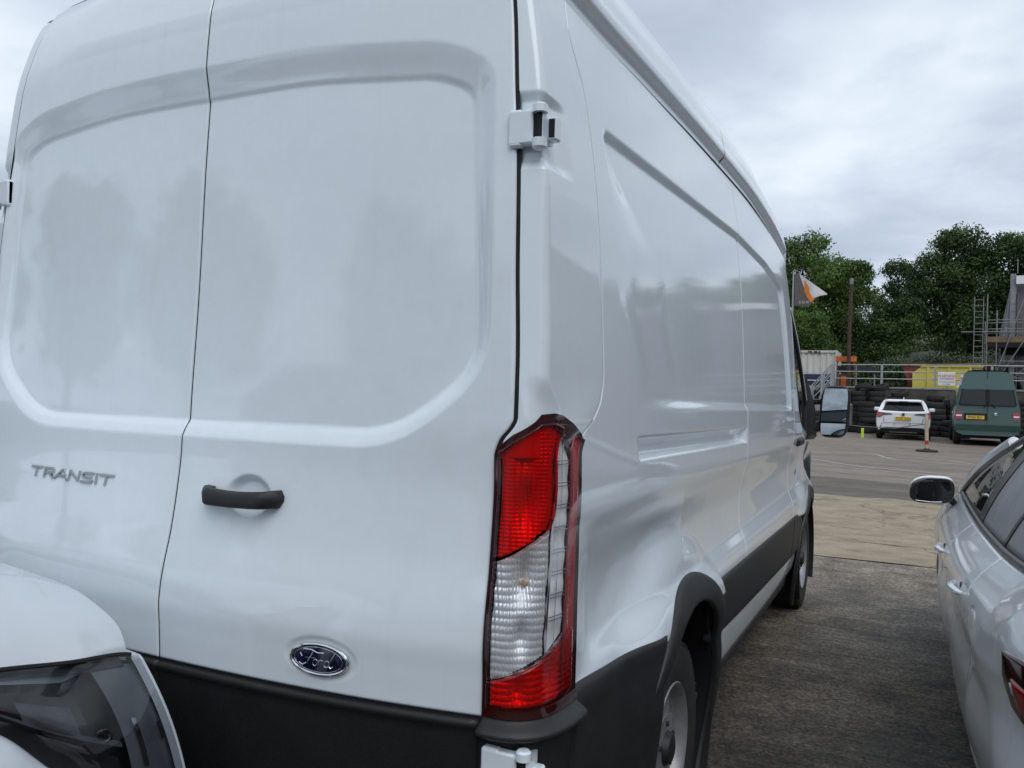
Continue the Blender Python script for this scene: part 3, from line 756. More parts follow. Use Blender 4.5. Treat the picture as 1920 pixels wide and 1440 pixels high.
# tail lamps
def lens(name, uu, zb, zt, off, mat, parent, nv, relief=None, sgn=1, fl=None, depth=.01):
    v = np.linspace(0, 1, nv)[:, None]; U = np.asarray(uu)[None, :] + 0 * v
    Z = lerp(zb(U), zt(U), v)
    o = off + (relief(U, Z) if relief is not None else 0)
    x, y = corner(U, Z, o)
    P = np.stack([x, y, Z], -1)
    if sgn < 0: P = mirror(P)
    return sheet(name, P, mat, parent, fl=fl, depth=depth)
def pl(pts):
    X = [p[0] for p in pts]; Y = [p[1] for p in pts]
    return lambda u: np.interp(u, X, Y)
for sg in (1, -1):
    H_top = pl([(0, 1.447), (.05, 1.472), (.30, 1.516), (.50, 1.519), (.60, 1.514), (.95, 1.470), (1, 1.457)])
    H_bot = pl([(0, .876), (.30, .876), (1, .876)])
    v = np.linspace(0, 1, 200)[:, None]; U = np.linspace(0, 1, 150)[None, :] + 0 * v; Z = lerp(H_bot(U), H_top(U), v)
    x, y = corner(U, Z, .011); P = np.stack([x, y, Z], -1)
    if sg < 0: P = mirror(P)
    I = np.arange(P.shape[0] * P.shape[1]).reshape(P.shape[:2])
    Qa = np.stack([I[:-1, :-1], I[:-1, 1:], I[1:, 1:], I[1:, :-1]], -1)
    uc = U[:-1, :-1] + .003; zc2 = Z[:-1, :-1] + .0015
    hole = (uc > .022) & (uc < .855) & (zc2 > .902) & (zc2 < np.interp(uc, [.02, .10, .29, .47, .60, .64, .80, .86], [1.43, 1.452, 1.490, 1.492, 1.482, 1.470, 1.440, 1.42]))
    lamp = fast_quads('tail_lamp', P.reshape(-1, 3), Qa[~hole], M['red_dark'], VAN)
    # edge band, bright red, on the flank side
    lens('lens_edge', np.linspace(.845, .965, 16), pl([(.845, .900), (.965, .905)]), pl([(.845, 1.470), (.965, 1.450)]), .0125, M['red_rim'], lamp, 40, sgn=sg, fl=(-.5 * sg, .6, 0))
    def prisms(pu, pz, a, bowl, au=1.):
        def f(U, Z):
            x, y = corner(U, Z); s = x + y
            g = np.abs(np.sin(math.pi * Z / pz)) ** .7 * a + np.abs(np.sin(math.pi * s / pu)) ** .7 * a * au
            for bu, bz, br, bd in bowl:
                g = g - bd * np.exp(-(((U - bu) / (br * 2.6)) ** 2 + ((Z - bz) / br) ** 2))
            return g
        return f
    r_bot = pl([(.02, 1.208), (.55, 1.272), (.60, 1.30), (.62, 1.36)]); r_top = pl([(.02, 1.436), (.10, 1.458), (.29, 1.496), (.47, 1.498), (.60, 1.488), (.62, 1.48)])
    c_bot = pl([(.02, .958), (.065, .962), (.65, 1.010), (.93, 1.050)]); l_top = lambda u: c_bot(u) - .006
    c_top = lambda u: np.where(u < .60, np.interp(u, [.02, .55, .60], [1.200, 1.264, 1.29]), np.interp(u, [.60, .625, .64, .80, .865], [1.30, 1.46, 1.476, 1.446, 1.41]))
    l_bot = pl([(.02, .896), (.40, .896), (.80, .898), (.93, .91)])
    lens('reflector', np.linspace(.02, .615, 70), r_bot, r_top, .0, M['silver_reflector'], lamp, 110, prisms(.016, .0085, .0022, [(.28, 1.32, .05, .030), (.25, 1.43, .05, .02)]), sg)
    lens('red_lens', np.linspace(.015, .618, 60), r_bot, r_top, .0175, M['red_cover'], lamp, 60, lambda U, Z: .0012 * np.abs(np.sin(math.pi * Z / .0085)), sg, fl=(-.5 * sg, .6, 0), depth=.012)
    lens('reflector', np.linspace(.02, .60, 90), c_bot, c_top, .0, M['silver_reflector'], lamp, 130, prisms(.010, .0155, .0017, [(.30, 1.16, .05, .034), (.33, 1.045, .035, .02)], 2.4), sg)
    lens('reflector', np.linspace(.62, .85, 24), c_bot, c_top, .004, M['white_plastic'], lamp, 60, lambda U, Z: .0015 * np.sin(Z * 95), sg)
    lens('clear_lens', np.linspace(.016, .862, 80), c_bot, c_top, .0175, M['clear_cover'], lamp, 80, lambda U, Z: .0008 * np.abs(np.sin(math.pi * Z / .012)), sg, fl=(-.5 * sg, .6, 0), depth=.012)
    for uu0, uu1 in ((.600, .625), (.715, .722), (.845, .86)):
        lens('chrome_divider', np.linspace(uu0, uu1, 6), lambda u: c_bot(u) + .004, lambda u: c_top(np.maximum(u, .64)) - .004, .010, M['chrome'], lamp, 30, None, sg)
    for zr in np.arange(1.075, 1.45, .0475):
        for dz in (0, .0075):
            lens('chrome_rib', np.linspace(.628, .845, 8), lambda u, zr=zr, dz=dz: 0 * u + zr + dz, lambda u, zr=zr, dz=dz: 0 * u + zr + .0018 + dz, .011, M['satin'], lamp, 2, None, sg)
    lens('lower_reflector', np.linspace(.02, .93, 90), l_bot, l_top, .0, M['silver_reflector'], lamp, 60, prisms(.012, .014, .0026, [(.30, .93, .03, .024), (.72, .95, .04, .02)]), sg)
    lens('red_lens', np.linspace(.015, .94, 60), l_bot, l_top, .0175, M['red_cover'], lamp, 30, lambda U, Z: .001 * np.abs(np.sin(math.pi * Z / .012)), sg, fl=(-.5 * sg, .6, 0), depth=.012)
    x, y = corner(np.array([.30]), np.array([1.155]), -.012)
    b = Bag()
    for k in range(6):
        pass
    b.lathe([(0.0, float(y[0]) + .002), (.006, float(y[0]) + .003), (.009, float(y[0]) + .010), (.007, float(y[0]) + .020)], 14, 'y', (sg * float(x[0]), 0, 1.155)); b.obj('indicator_bulb', M['amber'], lamp, smooth=True)
    # bumper corner under the lamp
    v = np.linspace(0, 1, 40)[:, None]; U = np.linspace(.0, 1, 50)[None, :] + 0 * v; Z = lerp(.836, .874, v) + 0 * U
    o = .034 - .026 * ease(.846, .874, Z) - .006 * (1 - ease(.836, .842, Z))
    x, y = corner(U, Z, o); P = np.stack([x, y, Z], -1)
    sheet('bumper_corner', P if sg > 0 else mirror(P), M['plastic'], VAN, fl=(-.5 * sg, .6, -.2), depth=.05)
    Z = lerp(.34, .834, v) + 0 * U
    x, y = corner(U, Z, -.004 + .0 * Z); P = np.stack([x, y, Z], -1)
    sheet('bumper_corner', P if sg > 0 else mirror(P), M['plastic'], VAN)
b = Bag(); b.box((-.93, -.20, .36), (.93, .04, .50), .03); b.obj('rear_step', M['plastic'], VAN, smooth=True)

# hinges
def hinge(sg, z0, z1, xl, wide):
    zc = (z0 + z1) / 2
    e = float(door_edge(np.array(max(zc, 1.0)))) - (.018 if sg < 0 else 0); yb = float(rear_y(np.array(e), np.array(zc)))
    b = Bag(); x0, x1 = xl, xl + wide
    b.box((x0, yb - .013, z0), (x1 - .018, yb + .012, z1), .004)
    b.box((x0, yb - .0125, z0 - .005), (x0 + wide * .42, yb + .010, z1 + .003), .005)
    b.lathe([(0, z1 + .012), (.012, z1 + .012), (.0165, z1 + .008), (.017, z1 - .008), (0, z1 - .008)], 16, 'z', (x1 - .004, yb - .004, 0))
    b.lathe([(0, z0 + .010), (.017, z0 + .010), (.0165, z0 - .008), (.012, z0 - .013), (0, z0 - .013)], 16, 'z', (x1 - .004, yb - .004, 0))
    b.box((x1 - .006, yb - .006, z0 + .006), (x1 + .004, yb + .05, z1 - .006))
    b.box((x1 + .004, yb + .018, zc - .026), (x1 + .026, yb + .046, zc + .026), .004)
    if sg < 0: b.V = [(-p[0], p[1], p[2]) for p in b.V]
    h = b.obj('hinge', M['white'], VAN, smooth=True)
    c = Bag(); c.box((x1 - .0165, yb - .0075, z0 + .013), (x1 - .0065, yb + .02, z1 - .011)); c.box((x1 + .008, yb + .0165, zc - .020), (x1 + .0215, yb + .019, zc + .020))
    c.lathe([(.007, z0), (.007, z1)], 10, 'z', (x1 - .004, yb - .004, 0))
    if sg < 0: c.V = [(-p[0], p[1], p[2]) for p in c.V]
    c.obj('hinge_slot', M['gap'], h)
for sg in (1, -1):
    hinge(sg, 2.098, 2.172, .884 - (.050 if sg < 0 else 0), .076)
    hinge(sg, .700, .812, .886, .100)

# door handle
b = Bag(); rings = []
for t in np.linspace(0, 1, 25):
    x = lerp(.098, .349, t); zc = 1.2885 + .004 * t - .006 * math.sin(math.pi * t)
    yb = float(rear_c(np.array(zc))) + .002
    out = .012 + .034 * float(ease(0, .18, t) * (1 - ease(.82, 1, t))) ** .8
    hh = (.0215 - .0025 * math.sin(math.pi * t)) * (1 - .75 * max(0, 1 - min(t, 1 - t) / .035) ** 2) ; th = .013 if .14 < t < .86 else .013 + .0
    yi = yb - out + (.026 if .16 < t < .84 else out + .008)
    rings.append([(x, yb - out + .007, zc - hh), (x, yb - out + .001, zc - hh * .75), (x, yb - out - .001, zc), (x, yb - out + .001, zc + hh * .75), (x, yb - out + .007, zc + hh),
                  (x, yi, zc + hh), (x, yi + .002, zc), (x, yi, zc - hh)])
b.loft(rings); b.obj('door_handle', M['plastic'], VAN, smooth=True, sharp=50)

# raised lettering and the oval badge
GL = {'T': [[(0, 1), (1, 1)], [(.5, 1), (.42, 0)]], 'R': [[(.12, 0), (.2, 1), (.85, 1), (1, .82), (.95, .52), (.2, .48)], [(.6, .48), (.95, 0)]],
      'A': [[(0, 0), (.62, 1), (.78, 1), (1, 0)], [(.25, .33), (.93, .33)]], 'N': [[(.06, 0), (.16, 1), (.86, .06), (.96, 1)]],
      'S': [[(1, 1), (.25, 1), (.1, .8), (.2, .55), (.85, .47), (.95, .25), (.82, 0), (0, 0)]], 'I': [[(.5, 1), (.44, 0)]]}
b = Bag(); xcur = -.604
for ch, wd in zip('TRANSIT', (.050, .050, .056, .052, .050, .016, .054)):
    for st in GL[ch]:
        P = [(xcur + a * wd, 1.2965 + (c - .5) * .0245 - .003 * (xcur + .6) / .37) for a, c in st]
        for (ax, az), (bx, bz) in zip(P[:-1], P[1:]):
            L = math.hypot(bx - ax, bz - az); tx, tz = (bx - ax) / L, (bz - az) / L; w = .0028
            ax, az, bx, bz = ax - tx * w, az - tz * w, bx + tx * w, bz + tz * w
            q = [(ax - tz * w, az + tx * w), (bx - tz * w, bz + tx * w), (bx + tz * w, bz - tx * w), (ax + tz * w, az - tx * w)]
            b.prism(q, lambda x, z: (x, float(rear_y(np.array(x), np.array(z))) - .0042, z), lambda x, z: (x, float(rear_y(np.array(x), np.array(z))) + .002, z))
    xcur += wd + .0065
b.obj('lettering', M['satin'], VAN)
bx, bz, bw, bh = .494, .946, .074, .0335
def by(x, z): return float(rear_c(np.array(z))) + .075 * (abs(x) / .9) ** 2.4
y0b = by(bx, bz) - .001
tilt = lambda x: by(x, bz) - by(bx, bz)
rings = []
for k, (s, o) in enumerate(((1.0, .004), (1.0, -.004), (.97, -.0055), (.6, -.0075), (.25, -.008))):
    rings.append([(bx + bw * s * math.cos(t), y0b + o + tilt(bx + bw * s * math.cos(t)), bz + bh * s * math.sin(t)) for t in np.linspace(0, 2 * math.pi, 49)[:-1]])
b = Bag(); b.loft(rings); badge = b.obj('badge', M['blue_badge'], VAN, smooth=True)
def ell(s, o, n=64): return [(bx + bw * s * math.cos(t), y0b + o + tilt(bx + bw * s * math.cos(t)), bz + bh * (s if s > .99 else s - .03) * math.sin(t)) for t in np.linspace(0, 2 * math.pi, n)]
b = Bag(); b.tube(ell(1.0, -.0035), .0040, 8); b.obj('badge_rim', M['chrome'], badge, smooth=True)
b = Bag(); b.tube(ell(.86, -.0066), .0005, 6)
def ring(cx, cz, rx, rz): return [(cx + rx * math.cos(t) + .12 * rz * math.sin(t), cz + rz * math.sin(t)) for t in np.linspace(0, 2 * math.pi, 15)]
for st, wd in (([(-.62, .08), (-.70, .28), (-.56, .52), (-.25, .54), (.0, .40), (.24, .44)], .0016), ([(-.16, .50), (-.27, .15), (-.42, -.25), (-.60, -.42), (-.74, -.30)], .0017), ([(-.48, .04), (-.12, .08)], .0010),
               (ring(-.10, -.18, .085, .19), .0012), ([(.05, .02), (.01, -.38)], .0013), ([(.03, -.12), (.12, .02), (.20, -.03)], .0012), (ring(.34, -.18, .10, .19), .0013), ([(.64, .48), (.50, .05), (.44, -.30), (.50, -.40), (.59, -.28)], .0014)):
    P = [(bx + bw * .92 * a, 0, bz + bh * c * 1.15) for a, c in st]
    b.tube([(x, y0b - .0074 + tilt(x) + .0012 * min(1, abs(x - bx) / bw), z) for x, _, z in P], wd, 6)
b.obj('badge_script', M['chrome'], badge, smooth=True)

# cab: doors, glass, screen pillars, nose
zt_door = curve([(3.98, 2.14), (4.006, 2.10), (4.045, 1.90), (4.11, 1.72), (4.24, 1.51), (4.45, 1.375), (5.09, 1.28), (5.9, 1.15)])
A_LINE = np.array([(4.04, 2.14), (4.29, 1.985), (4.58, 1.775), (5.05, 1.47), (5.55, 1.20)])
for sg in (1, -1):
    ys = np.r_[np.linspace(3.99, 4.3, 30), np.linspace(4.33, 5.72, 50)][None, :]; v = np.linspace(0, 1, 70)[:, None]
    Y = ys + 0 * v; Z = lerp(z_low(Y), zt_door(Y), v); P = np.stack([side_x(Y, Z), Y, Z], -1)
    sheet('cab_door', P if sg > 0 else mirror(P), M['white'], VAN, fl=(-sg, 0, 0), depth=.04)
    a = line(A_LINE, 30); ya = a[:, 0]
    lo = np.stack([np.linspace(4.0, 5.55, 30), zt_door(np.linspace(4.0, 5.55, 30))], -1)
    G = np.stack([lerp(lo, a, t) for t in np.linspace(0, 1, 8)])
    P = np.stack([side_x(G[..., 0], G[..., 1]) - .014, G[..., 0], G[..., 1]], -1)
    sheet('window_glass', P if sg > 0 else mirror(P), M['glass_van'], VAN)
    b = Bag(); b.tube([(sg * float(side_x(np.array(p[0]), np.array(p[1])) - .012), p[0], p[1]) for p in line(A_LINE, 12)], .013, 8); b.obj('screen_pillar', M['white'], VAN, smooth=True)
    b = Bag(); b.tube([(sg * float(side_x(np.array(p[0]), np.array(p[1])) - .022), p[0] - .02, p[1] - .02) for p in line(A_LINE, 12)], .024, 8); b.obj('pillar_seal', M['gap'], VAN, smooth=True)
    b = Bag(); b.tube([(sg * float(side_x(np.array(p[0]), np.array(p[1])) - .010), p[0], p[1]) for p in lo[:24]], .011, 6); b.obj('window_seal', M['gap'], VAN, smooth=True)
    # mirror on its arm
    b = Bag(); rings = []
    for yv, k in ((5.33, .96), (5.35, 1.0), (5.42, .98), (5.50, .82), (5.55, .45)):
        rings.append([(sg * (1.138 + k * .112 * math.copysign(abs(math.cos(t)) ** .5, math.cos(t)) + (.012 * math.sin(t))), yv, 1.455 + k * .205 * math.copysign(abs(math.sin(t)) ** .55, math.sin(t))) for t in np.linspace(0, 2 * math.pi, 33)[:-1]])
    b.loft(rings); mh = b.obj('door_mirror', M['plastic'], VAN, smooth=True)
    b = Bag(); b.tube([(sg * .93, 5.20, 1.33), (sg * 1.00, 5.32, 1.33), (sg * 1.06, 5.42, 1.35)], [.06, .045, .04], 10); b.tube([(sg * .93, 5.20, 1.52), (sg * 1.0, 5.32, 1.53), (sg * 1.06, 5.42, 1.53)], [.03, .024, .02], 8)
    b.add([(sg * .985, 4.98, 1.27), (sg * .985, 5.40, 1.24), (sg * .955, 5.38, 1.36), (sg * .955, 5.03, 1.58), (sg * .94, 4.98, 1.27), (sg * .92, 5.40, 1.24), (sg * .92, 5.38, 1.36), (sg * .92, 5.03, 1.58)], [(0, 1, 2, 3), (7, 6, 5, 4), (0, 4, 5, 1), (1, 5, 6, 2), (2, 6, 7, 3), (3, 7, 4, 0)])
    b.loft([[(sg * .92, 4.86, 1.24), (sg * .92, 5.42, 1.22), (sg * .92, 5.36, 1.52), (sg * .92, 4.92, 1.74)], [(sg * .985, 4.90, 1.25), (sg * .985, 5.40, 1.23), (sg * .975, 5.34, 1.51), (sg * .970, 4.96, 1.70)], [(sg * 1.008, 4.98, 1.28), (sg * 1.008, 5.36, 1.26), (sg * .998, 5.30, 1.48), (sg * .990, 5.02, 1.62)]])
    b.obj('mirror_arm', M['plastic_black'], mh, smooth=True)
    def pane(z0, z1, tilt, w1):
        P = []
        for zv in np.linspace(z0, z1, 14):
            row = []
            for xv in np.linspace(-1, 1, 12):
                f = (zv - 1.455) / .205; hw = .090 * (1 - abs(f) ** 5 * .25)
                row.append((sg * (1.138 + hw * xv + .012 * f), 5.303 - .003 * (1 - xv * xv) + .010 * xv + tilt * f + .007 * f * f - (.0 if tilt < .02 else -.008), zv))
            P.append(row)
        return P
    sheet('mirror_glass', pane(1.380, 1.636, .0105, 0), M['mirror'], mh); sheet('mirror_glass', pane(1.276, 1.364, .026, 0), M['mirror'], mh)
    b = Bag(); b.box((1.238, 5.36, 1.36), (1.262, 5.44, 1.52), .008)
    if sg < 0: b.V = [(-p[0], p[1], p[2]) for p in b.V]
    b.obj('mirror_lamp', M['clear_cover'] if False else M['satin'], mh, smooth=True)
    b = Bag(); b.box((.985, 4.19, 1.235), (1.022, 4.44, 1.285), .012)
    if sg < 0: b.V = [(-p[0], p[1], p[2]) for p in b.V]
    b.obj('cab_door_handle', M['plastic'], VAN, smooth=True)
    b = Bag(); xl_ = float(side_x(np.array(4.40), np.array(1.045))); b.lathe([(0, xl_ + .005), (.016, xl_ + .005), (.024, xl_ + .001), (.025, xl_ - .02)], 20, 'x', (0, 4.40, 1.045))
    if sg < 0: b.V = [(-p[0], p[1], p[2]) for p in b.V]
    b.obj('side_lock', M['satin'], VAN, smooth=True)
sr = line(A_LINE, 16); R_ = np.array([(float(side_x(np.array(p[0]), np.array(p[1]))) - .02, p[0], p[1]) for p in sr])
rows = []
for q in R_:
    s = np.linspace(1, -1, 31); rows.append(np.stack([q[0] * s, q[1] + .42 * (1 - np.abs(s) ** 2.5), q[2] + .17 * (1 - s * s) * (1 - (2.14 - q[2]) / .94)], -1))
sheet('windscreen', rows, M['glass_tint'], VAN)
rows = []
for yv, w_, zt_ in ((5.55, .93, 1.20), (5.7, .90, 1.13), (5.9, .84, 1.02), (6.0, .78, .92), (6.03, .76, .75), (6.03, .76, .45), (5.98, .74, .30)):
    s = np.linspace(1, -1, 31); rows.append(np.stack([w_ * s, yv + .16 * (1 - np.abs(s) ** 3), zt_ + .05 * (1 - s * s)], -1))
sheet('bonnet', rows, M['white'], VAN)
for sg in (1, -1):
    rows = []
    for zv in np.linspace(.42, 1.14, 20):
        yv = np.linspace(5.46, 6.03, 20); w_ = np.interp(yv, [5.4, 5.7, 5.9, 6.03], [.965, .93, .85, .76])
        rows.append(np.stack([sg * w_, yv, np.minimum(np.full(20, zv), np.interp(yv, [5.55, 5.7, 5.9, 6.0, 6.03], [1.2, 1.13, 1.02, .92, .75]))], -1))
    sheet('front_wing', rows, M['white'], VAN)
b = Bag(); b.box((-.86, 3.88, .50), (.86, 3.92, 2.2)); b.box((-.9, 3.9, .45), (.9, 5.5, .60)); b.box((-.85, 5.1, .6), (.85, 5.5, 1.22)); b.obj('bulkhead', M['gap'], VAN)
for sx in (-.5, .25, .62):
    b = Bag(); b.box((sx - .22, 4.15, .60), (sx + .22, 4.7, .95), .05); b.box((sx - .22, 4.05, .9), (sx + .22, 4.22, 1.52), .05); b.box((sx - .12, 4.05, 1.56), (sx + .12, 4.17, 1.76), .04); b.obj('seat', M['plastic_grey'], VAN, smooth=True)

# ---------------------------------------------------------------- far side of the yard
M['wall'] = plain('stained_concrete_wall', (.085, .078, .068), .9, var=.6, scale=1.3, bmp=.4, bscale=12.)
M['galv'] = plain('galvanised_steel', (.34, .36, .38), .45, .35, var=.2, scale=7.)
M['galv_dull'] = plain('dull_galvanised_steel', (.22, .23, .24), .55, .3, var=.3, scale=7.)
M['cont_white'] = plain('rusty_white_container_paint', (.62, .60, .55), .6, var=.12, scale=2.)
M['cont_blue'] = plain('dark_blue_container_paint', (.02, .03, .07), .5, var=.3)
M['orange'] = plain('orange_paint', (.62, .13, .025), .5, var=.18, scale=3.)
M['yellow'] = plain('yellow_skip_paint', (.62, .52, .11), .55, var=.12, scale=1.5)
M['rust'] = plain('red_oxide_rust', (.16, .035, .022), .75, var=.4, scale=2.)
M['rust_brown'] = plain('brown_rust', (.12, .055, .03), .8, var=.5, scale=2.)
M['navy'] = plain('dark_grey_sheeting', (.035, .038, .048), .7, var=.25, scale=1.)
M['sign_white'] = plain('white_sign_face', (.78, .78, .77), .4, var=.03)
M['sign_red'] = plain('red_sign_print', (.48, .03, .04), .5, var=.05)
M['sign_blue'] = plain('dark_blue_sign_print', (.03, .04, .16), .5, var=.05)
M['wood'] = plain('scaffold_board_wood', (.20, .13, .08), .85, var=.3, scale=4.)
M['bark'] = plain('dark_bark', (.050, .038, .028), .9, var=.4, scale=5., bmp=.6, bscale=12.)
M['pole_wood'] = plain('tarred_pole_wood', (.065, .040, .028), .85, var=.3, scale=3.)
M['concrete_grey'] = plain('grey_weathered_concrete', (.27, .26, .245), .85, var=.25, scale=.8)
M['tower_grey'] = plain('weathered_tower_sheeting', (.13, .13, .135), .8, var=.35, scale=1.2)
M['clad'] = plain('grey_cladding', (.24, .245, .25), .5, var=.10, scale=.5)
M['lime'] = plain('fluorescent_lime_plastic', (.55, .80, .03), .5, var=.05)
M['barrel'] = plain('blue_plastic_barrel', (.03, .07, .28), .4, var=.15)
M['plate'] = plain('yellow_plate', (.72, .50, .06), .4, var=.05)
M['ink'] = plain('black_ink', (.012, .012, .012), .5)
M['flag_dark'] = plain('dark_grey_flag_cloth', (.125, .105, .102), .8, var=.15)
M['flag_white'] = plain('white_flag_cloth', (.62, .60, .62), .8, var=.08)
M['flag_orange'] = plain('orange_flag_print', (.72, .22, .03), .8, var=.1)
M['chalk'] = plain('faded_white_line', (.40, .37, .34), .8, var=.3, scale=1.5)
M['post_cream'] = plain('scuffed_cream_post', (.58, .47, .33), .6, var=.3, scale=3.)
M['post_red'] = plain('red_post_band', (.45, .05, .04), .6, var=.2)
M['rope'] = plain('grey_barrier_rope', (.20, .20, .19), .8)

def corrugated(x0, x1, y, z0, z1, pitch, d):
    n = max(2, int((x1 - x0) / pitch)); xs = []; ys = []
    for k in range(n):
        a = x0 + k * pitch
        for f, dd in ((0, 0), (.32, 0), (.5, d), (.82, d)): xs.append(a + f * pitch); ys.append(y + dd)
    xs.append(x1); ys.append(y)
    return [[(x, yy, z) for x, yy in zip(xs, ys)] for z in (z0, z1)]

YW = 37.0
t = thing('retaining_wall', (2, YW, .1), 'stained concrete retaining wall behind the tyre stacks', 'wall')
b = Bag(); b.box((-3.6, YW, .0), (9.5, YW + .35, 1.98)); b.obj('wall', M['wall'], t)
for k in range(7):
    x = -3.6 + k * 1.88
    b = Bag(); b.box((x, YW - .03, 1.982), (x + 1.868, YW + .38, 2.06), .01); b.obj('coping_slab', M['concrete_grey'], t)
bank = sheet('raised_bank', [[(x, y, 1.96 + (0 if y < 42 else (y - 42) * .12) + .10 * math.sin(x * .7 + y)) for x in np.linspace(-30, 45, 60)] for y in np.r_[37.3, 40, 43, 48, 55, 65, 80, 100]], ground_mat('grassy_bank', 'earth'))
props(bank, kind='structure')

# rails on the wall
t = thing('guard_rail', (2, YW + .15, 2.06), 'grey galvanised three-bar guard rail along the top of the wall', 'railing')
for z in (2.40, 2.70, 3.0):
    b = Bag(); b.tube([(-1.44, YW + .15, z), (9.4, YW + .15, z + .03)], .024, 8); b.obj('rail', M['galv'], t, smooth=True)
for x in (-.55, .46, 2.50, 4.55, 6.6, 8.6):
    b = Bag(); w = .022 if x == -.55 else .045
    b.box((x - w, YW + .10, 2.062), (x + w, YW + .20, 3.03)); b.obj('post', M['galv'] if x != -.55 else M['galv_dull'], t)
# stair with its handrails
t = thing('yard_stairs', (-1.9, YW, .1), 'stepped grey handrail and stairs rising beside the white container', 'stairs')
for k in range(9):
    b = Bag(); b.box((-2.95 + k * .17, YW - 1.1, .1), (-2.95 + k * .17 + .168, YW - .05, .1 + .215 * (k + 1))); b.obj('step', M['concrete_grey'], t)
for yv in (YW - 1.05, YW - .1):
    for dz in (.35, .65, .95):
        b = Bag(); b.tube([(-2.95, yv, .25 + dz), (-1.42, yv, 2.05 + dz)], .024, 8); b.obj('handrail', M['galv'], t, smooth=True)
    for x in (-2.7, -2.26, -1.84, -1.46):
        z = .25 + (x + 2.95) / 1.53 * 1.8
        b = Bag(); b.box((x - .045, yv - .03, z - .2), (x + .045, yv + .03, z + .97)); b.obj('post', M['galv'], t)

# containers, skips and boards on the upper level
t = thing('shipping_container', (-3.0, 39.2, 2.0), 'rust-streaked white corrugated shipping container above the stairs', 'container')
x0, x1 = -7.3, -1.50
b = Bag(); b.box((x0, 39.22, 2.0), (x1, 41.6, 3.70)); b.obj('container_body', M['cont_white'], t)
sheet('corrugated_side', corrugated(x0 + .06, x1 - .06, 39.17, 2.62, 3.62, .28, .045), M['cont_white'], t, smooth=False)
b = Bag(); b.box((x0, 39.13, 3.62), (x1, 39.22, 3.72)); b.box((x1 - .07, 39.12, 2.0), (x1 + .01, 39.22, 3.73)); b.obj('corner_frame', M['cont_white'], t)
b = Bag()
for k in range(26):
    x = random.uniform(x0, x1 - .1); w = random.uniform(.03, .16); b.box((x, 39.122, 3.64 - random.uniform(.0, .12)), (x + w, 39.128, 3.69))
b.obj('rust_streak', M['rust_brown'], t)
t = thing('storage_tank', (-3, 38.6, 2.0), 'dark blue steel container below the white corrugated one', 'container')
b = Bag(); b.box((-7.0, 38.6, 2.0), (-1.72, 39.1, 2.60), .02); b.obj('tank_body', M['cont_blue'], t)
b = Bag(); b.box((-6.9, 38.56, 2.30), (-1.8, 38.598, 2.34)); b.obj('tank_band', M['sign_white'], t)
t = thing('orange_beam', (-1.0, 38, 2.0), 'orange painted steel beam on two legs beside the container', 'steel frame')
b = Bag(); b.box((-1.46, 37.9, 3.16), (-.60, 38.1, 3.40)); b.obj('beam', M['orange'], t)
for k in range(2):
    b = Bag(); b.box((-1.42 + k * .72, 37.93, 2.0), (-1.36 + k * .72, 38.07, 3.158)); b.obj('leg', M['rust_brown'], t)
t = thing('orange_box', (-1.05, 38.6, 2.0), 'small orange and rust steel box behind the rail', 'box')
b = Bag(); b.box((-1.36, 38.4, 2.0), (-.86, 38.9, 2.62), .02); b.obj('box_body', M['rust_brown'], t)
b = Bag(); b.box((-1.26, 38.37, 2.06), (-1.02, 38.398, 2.54)); b.obj('box_panel', M['orange'], t)
t = thing('dark_screen', (-.5, 38.4, 2.0), 'dark grey sheeting strip hung behind the upper rails', 'screen')
for k in range(2):
    b = Bag(); b.box((-1.42 + k * .96, 38.35, 2.68), (-.48 + k * .72, 38.39, 2.98 - .02 * k)); b.obj('sheeting_panel', M['navy'], t)
for k in range(2):
    b = Bag(); b.box((-1.40 + k * 1.5, 38.395, 2.0), (-1.34 + k * 1.5, 38.43, 2.99)); b.obj('post', M['galv_dull'], t)
t = thing('yellow_skip', (3.2, 38.6, 2.0), 'yellow steel skip with a sloping corner behind the warning sign', 'skip')
b = Bag()
pr = [(1.64, 2.02), (1.64, 2.72), (1.98, 2.98), (4.3, 3.02), (4.3, 2.02)]
b.prism(pr, lambda x, z: (x, 38.3, z), lambda x, z: (x, 40.0, z)); b.obj('skip_body', M['yellow'], t)
b = Bag(); b.box((1.96, 38.24, 2.98), (4.32, 40.05, 3.04)); b.obj('skip_rim', M['yellow'], t)
for k in range(3):
    b = Bag(); b.box((2.2 + k * .8, 38.24, 2.03), (2.28 + k * .8, 38.297, 2.97)); b.obj('skip_rib', M['yellow'], t)
t = thing('rusty_skip', (1.4, 40.6, 2.0), 'red oxide skip half hidden behind the yellow one', 'skip')
b = Bag(); b.prism([(1.55, 2.0), (1.2, 3.12), (5.5, 3.16), (5.3, 2.0)], lambda x, z: (x, 40.2, z), lambda x, z: (x, 42.0, z)); b.obj('skip_body', M['rust'], t)
b = Bag(); b.box((1.15, 40.12, 3.13), (5.55, 42.05, 3.23)); b.obj('skip_rim', M['rust_brown'], t)
t = thing('timber_pile', (4.4, 38.8, 2.0), 'brown timber heap on top of the skips', 'timber')
for k in range(7):
    b = Bag(); zz = 3.07 + .035 * (k % 3); b.box((3.1 + .28 * k, 38.5 + .12 * k, zz), (4.6 + .22 * k, 38.6 + .12 * k, zz + .05)); b.obj('plank', M['wood'], t)

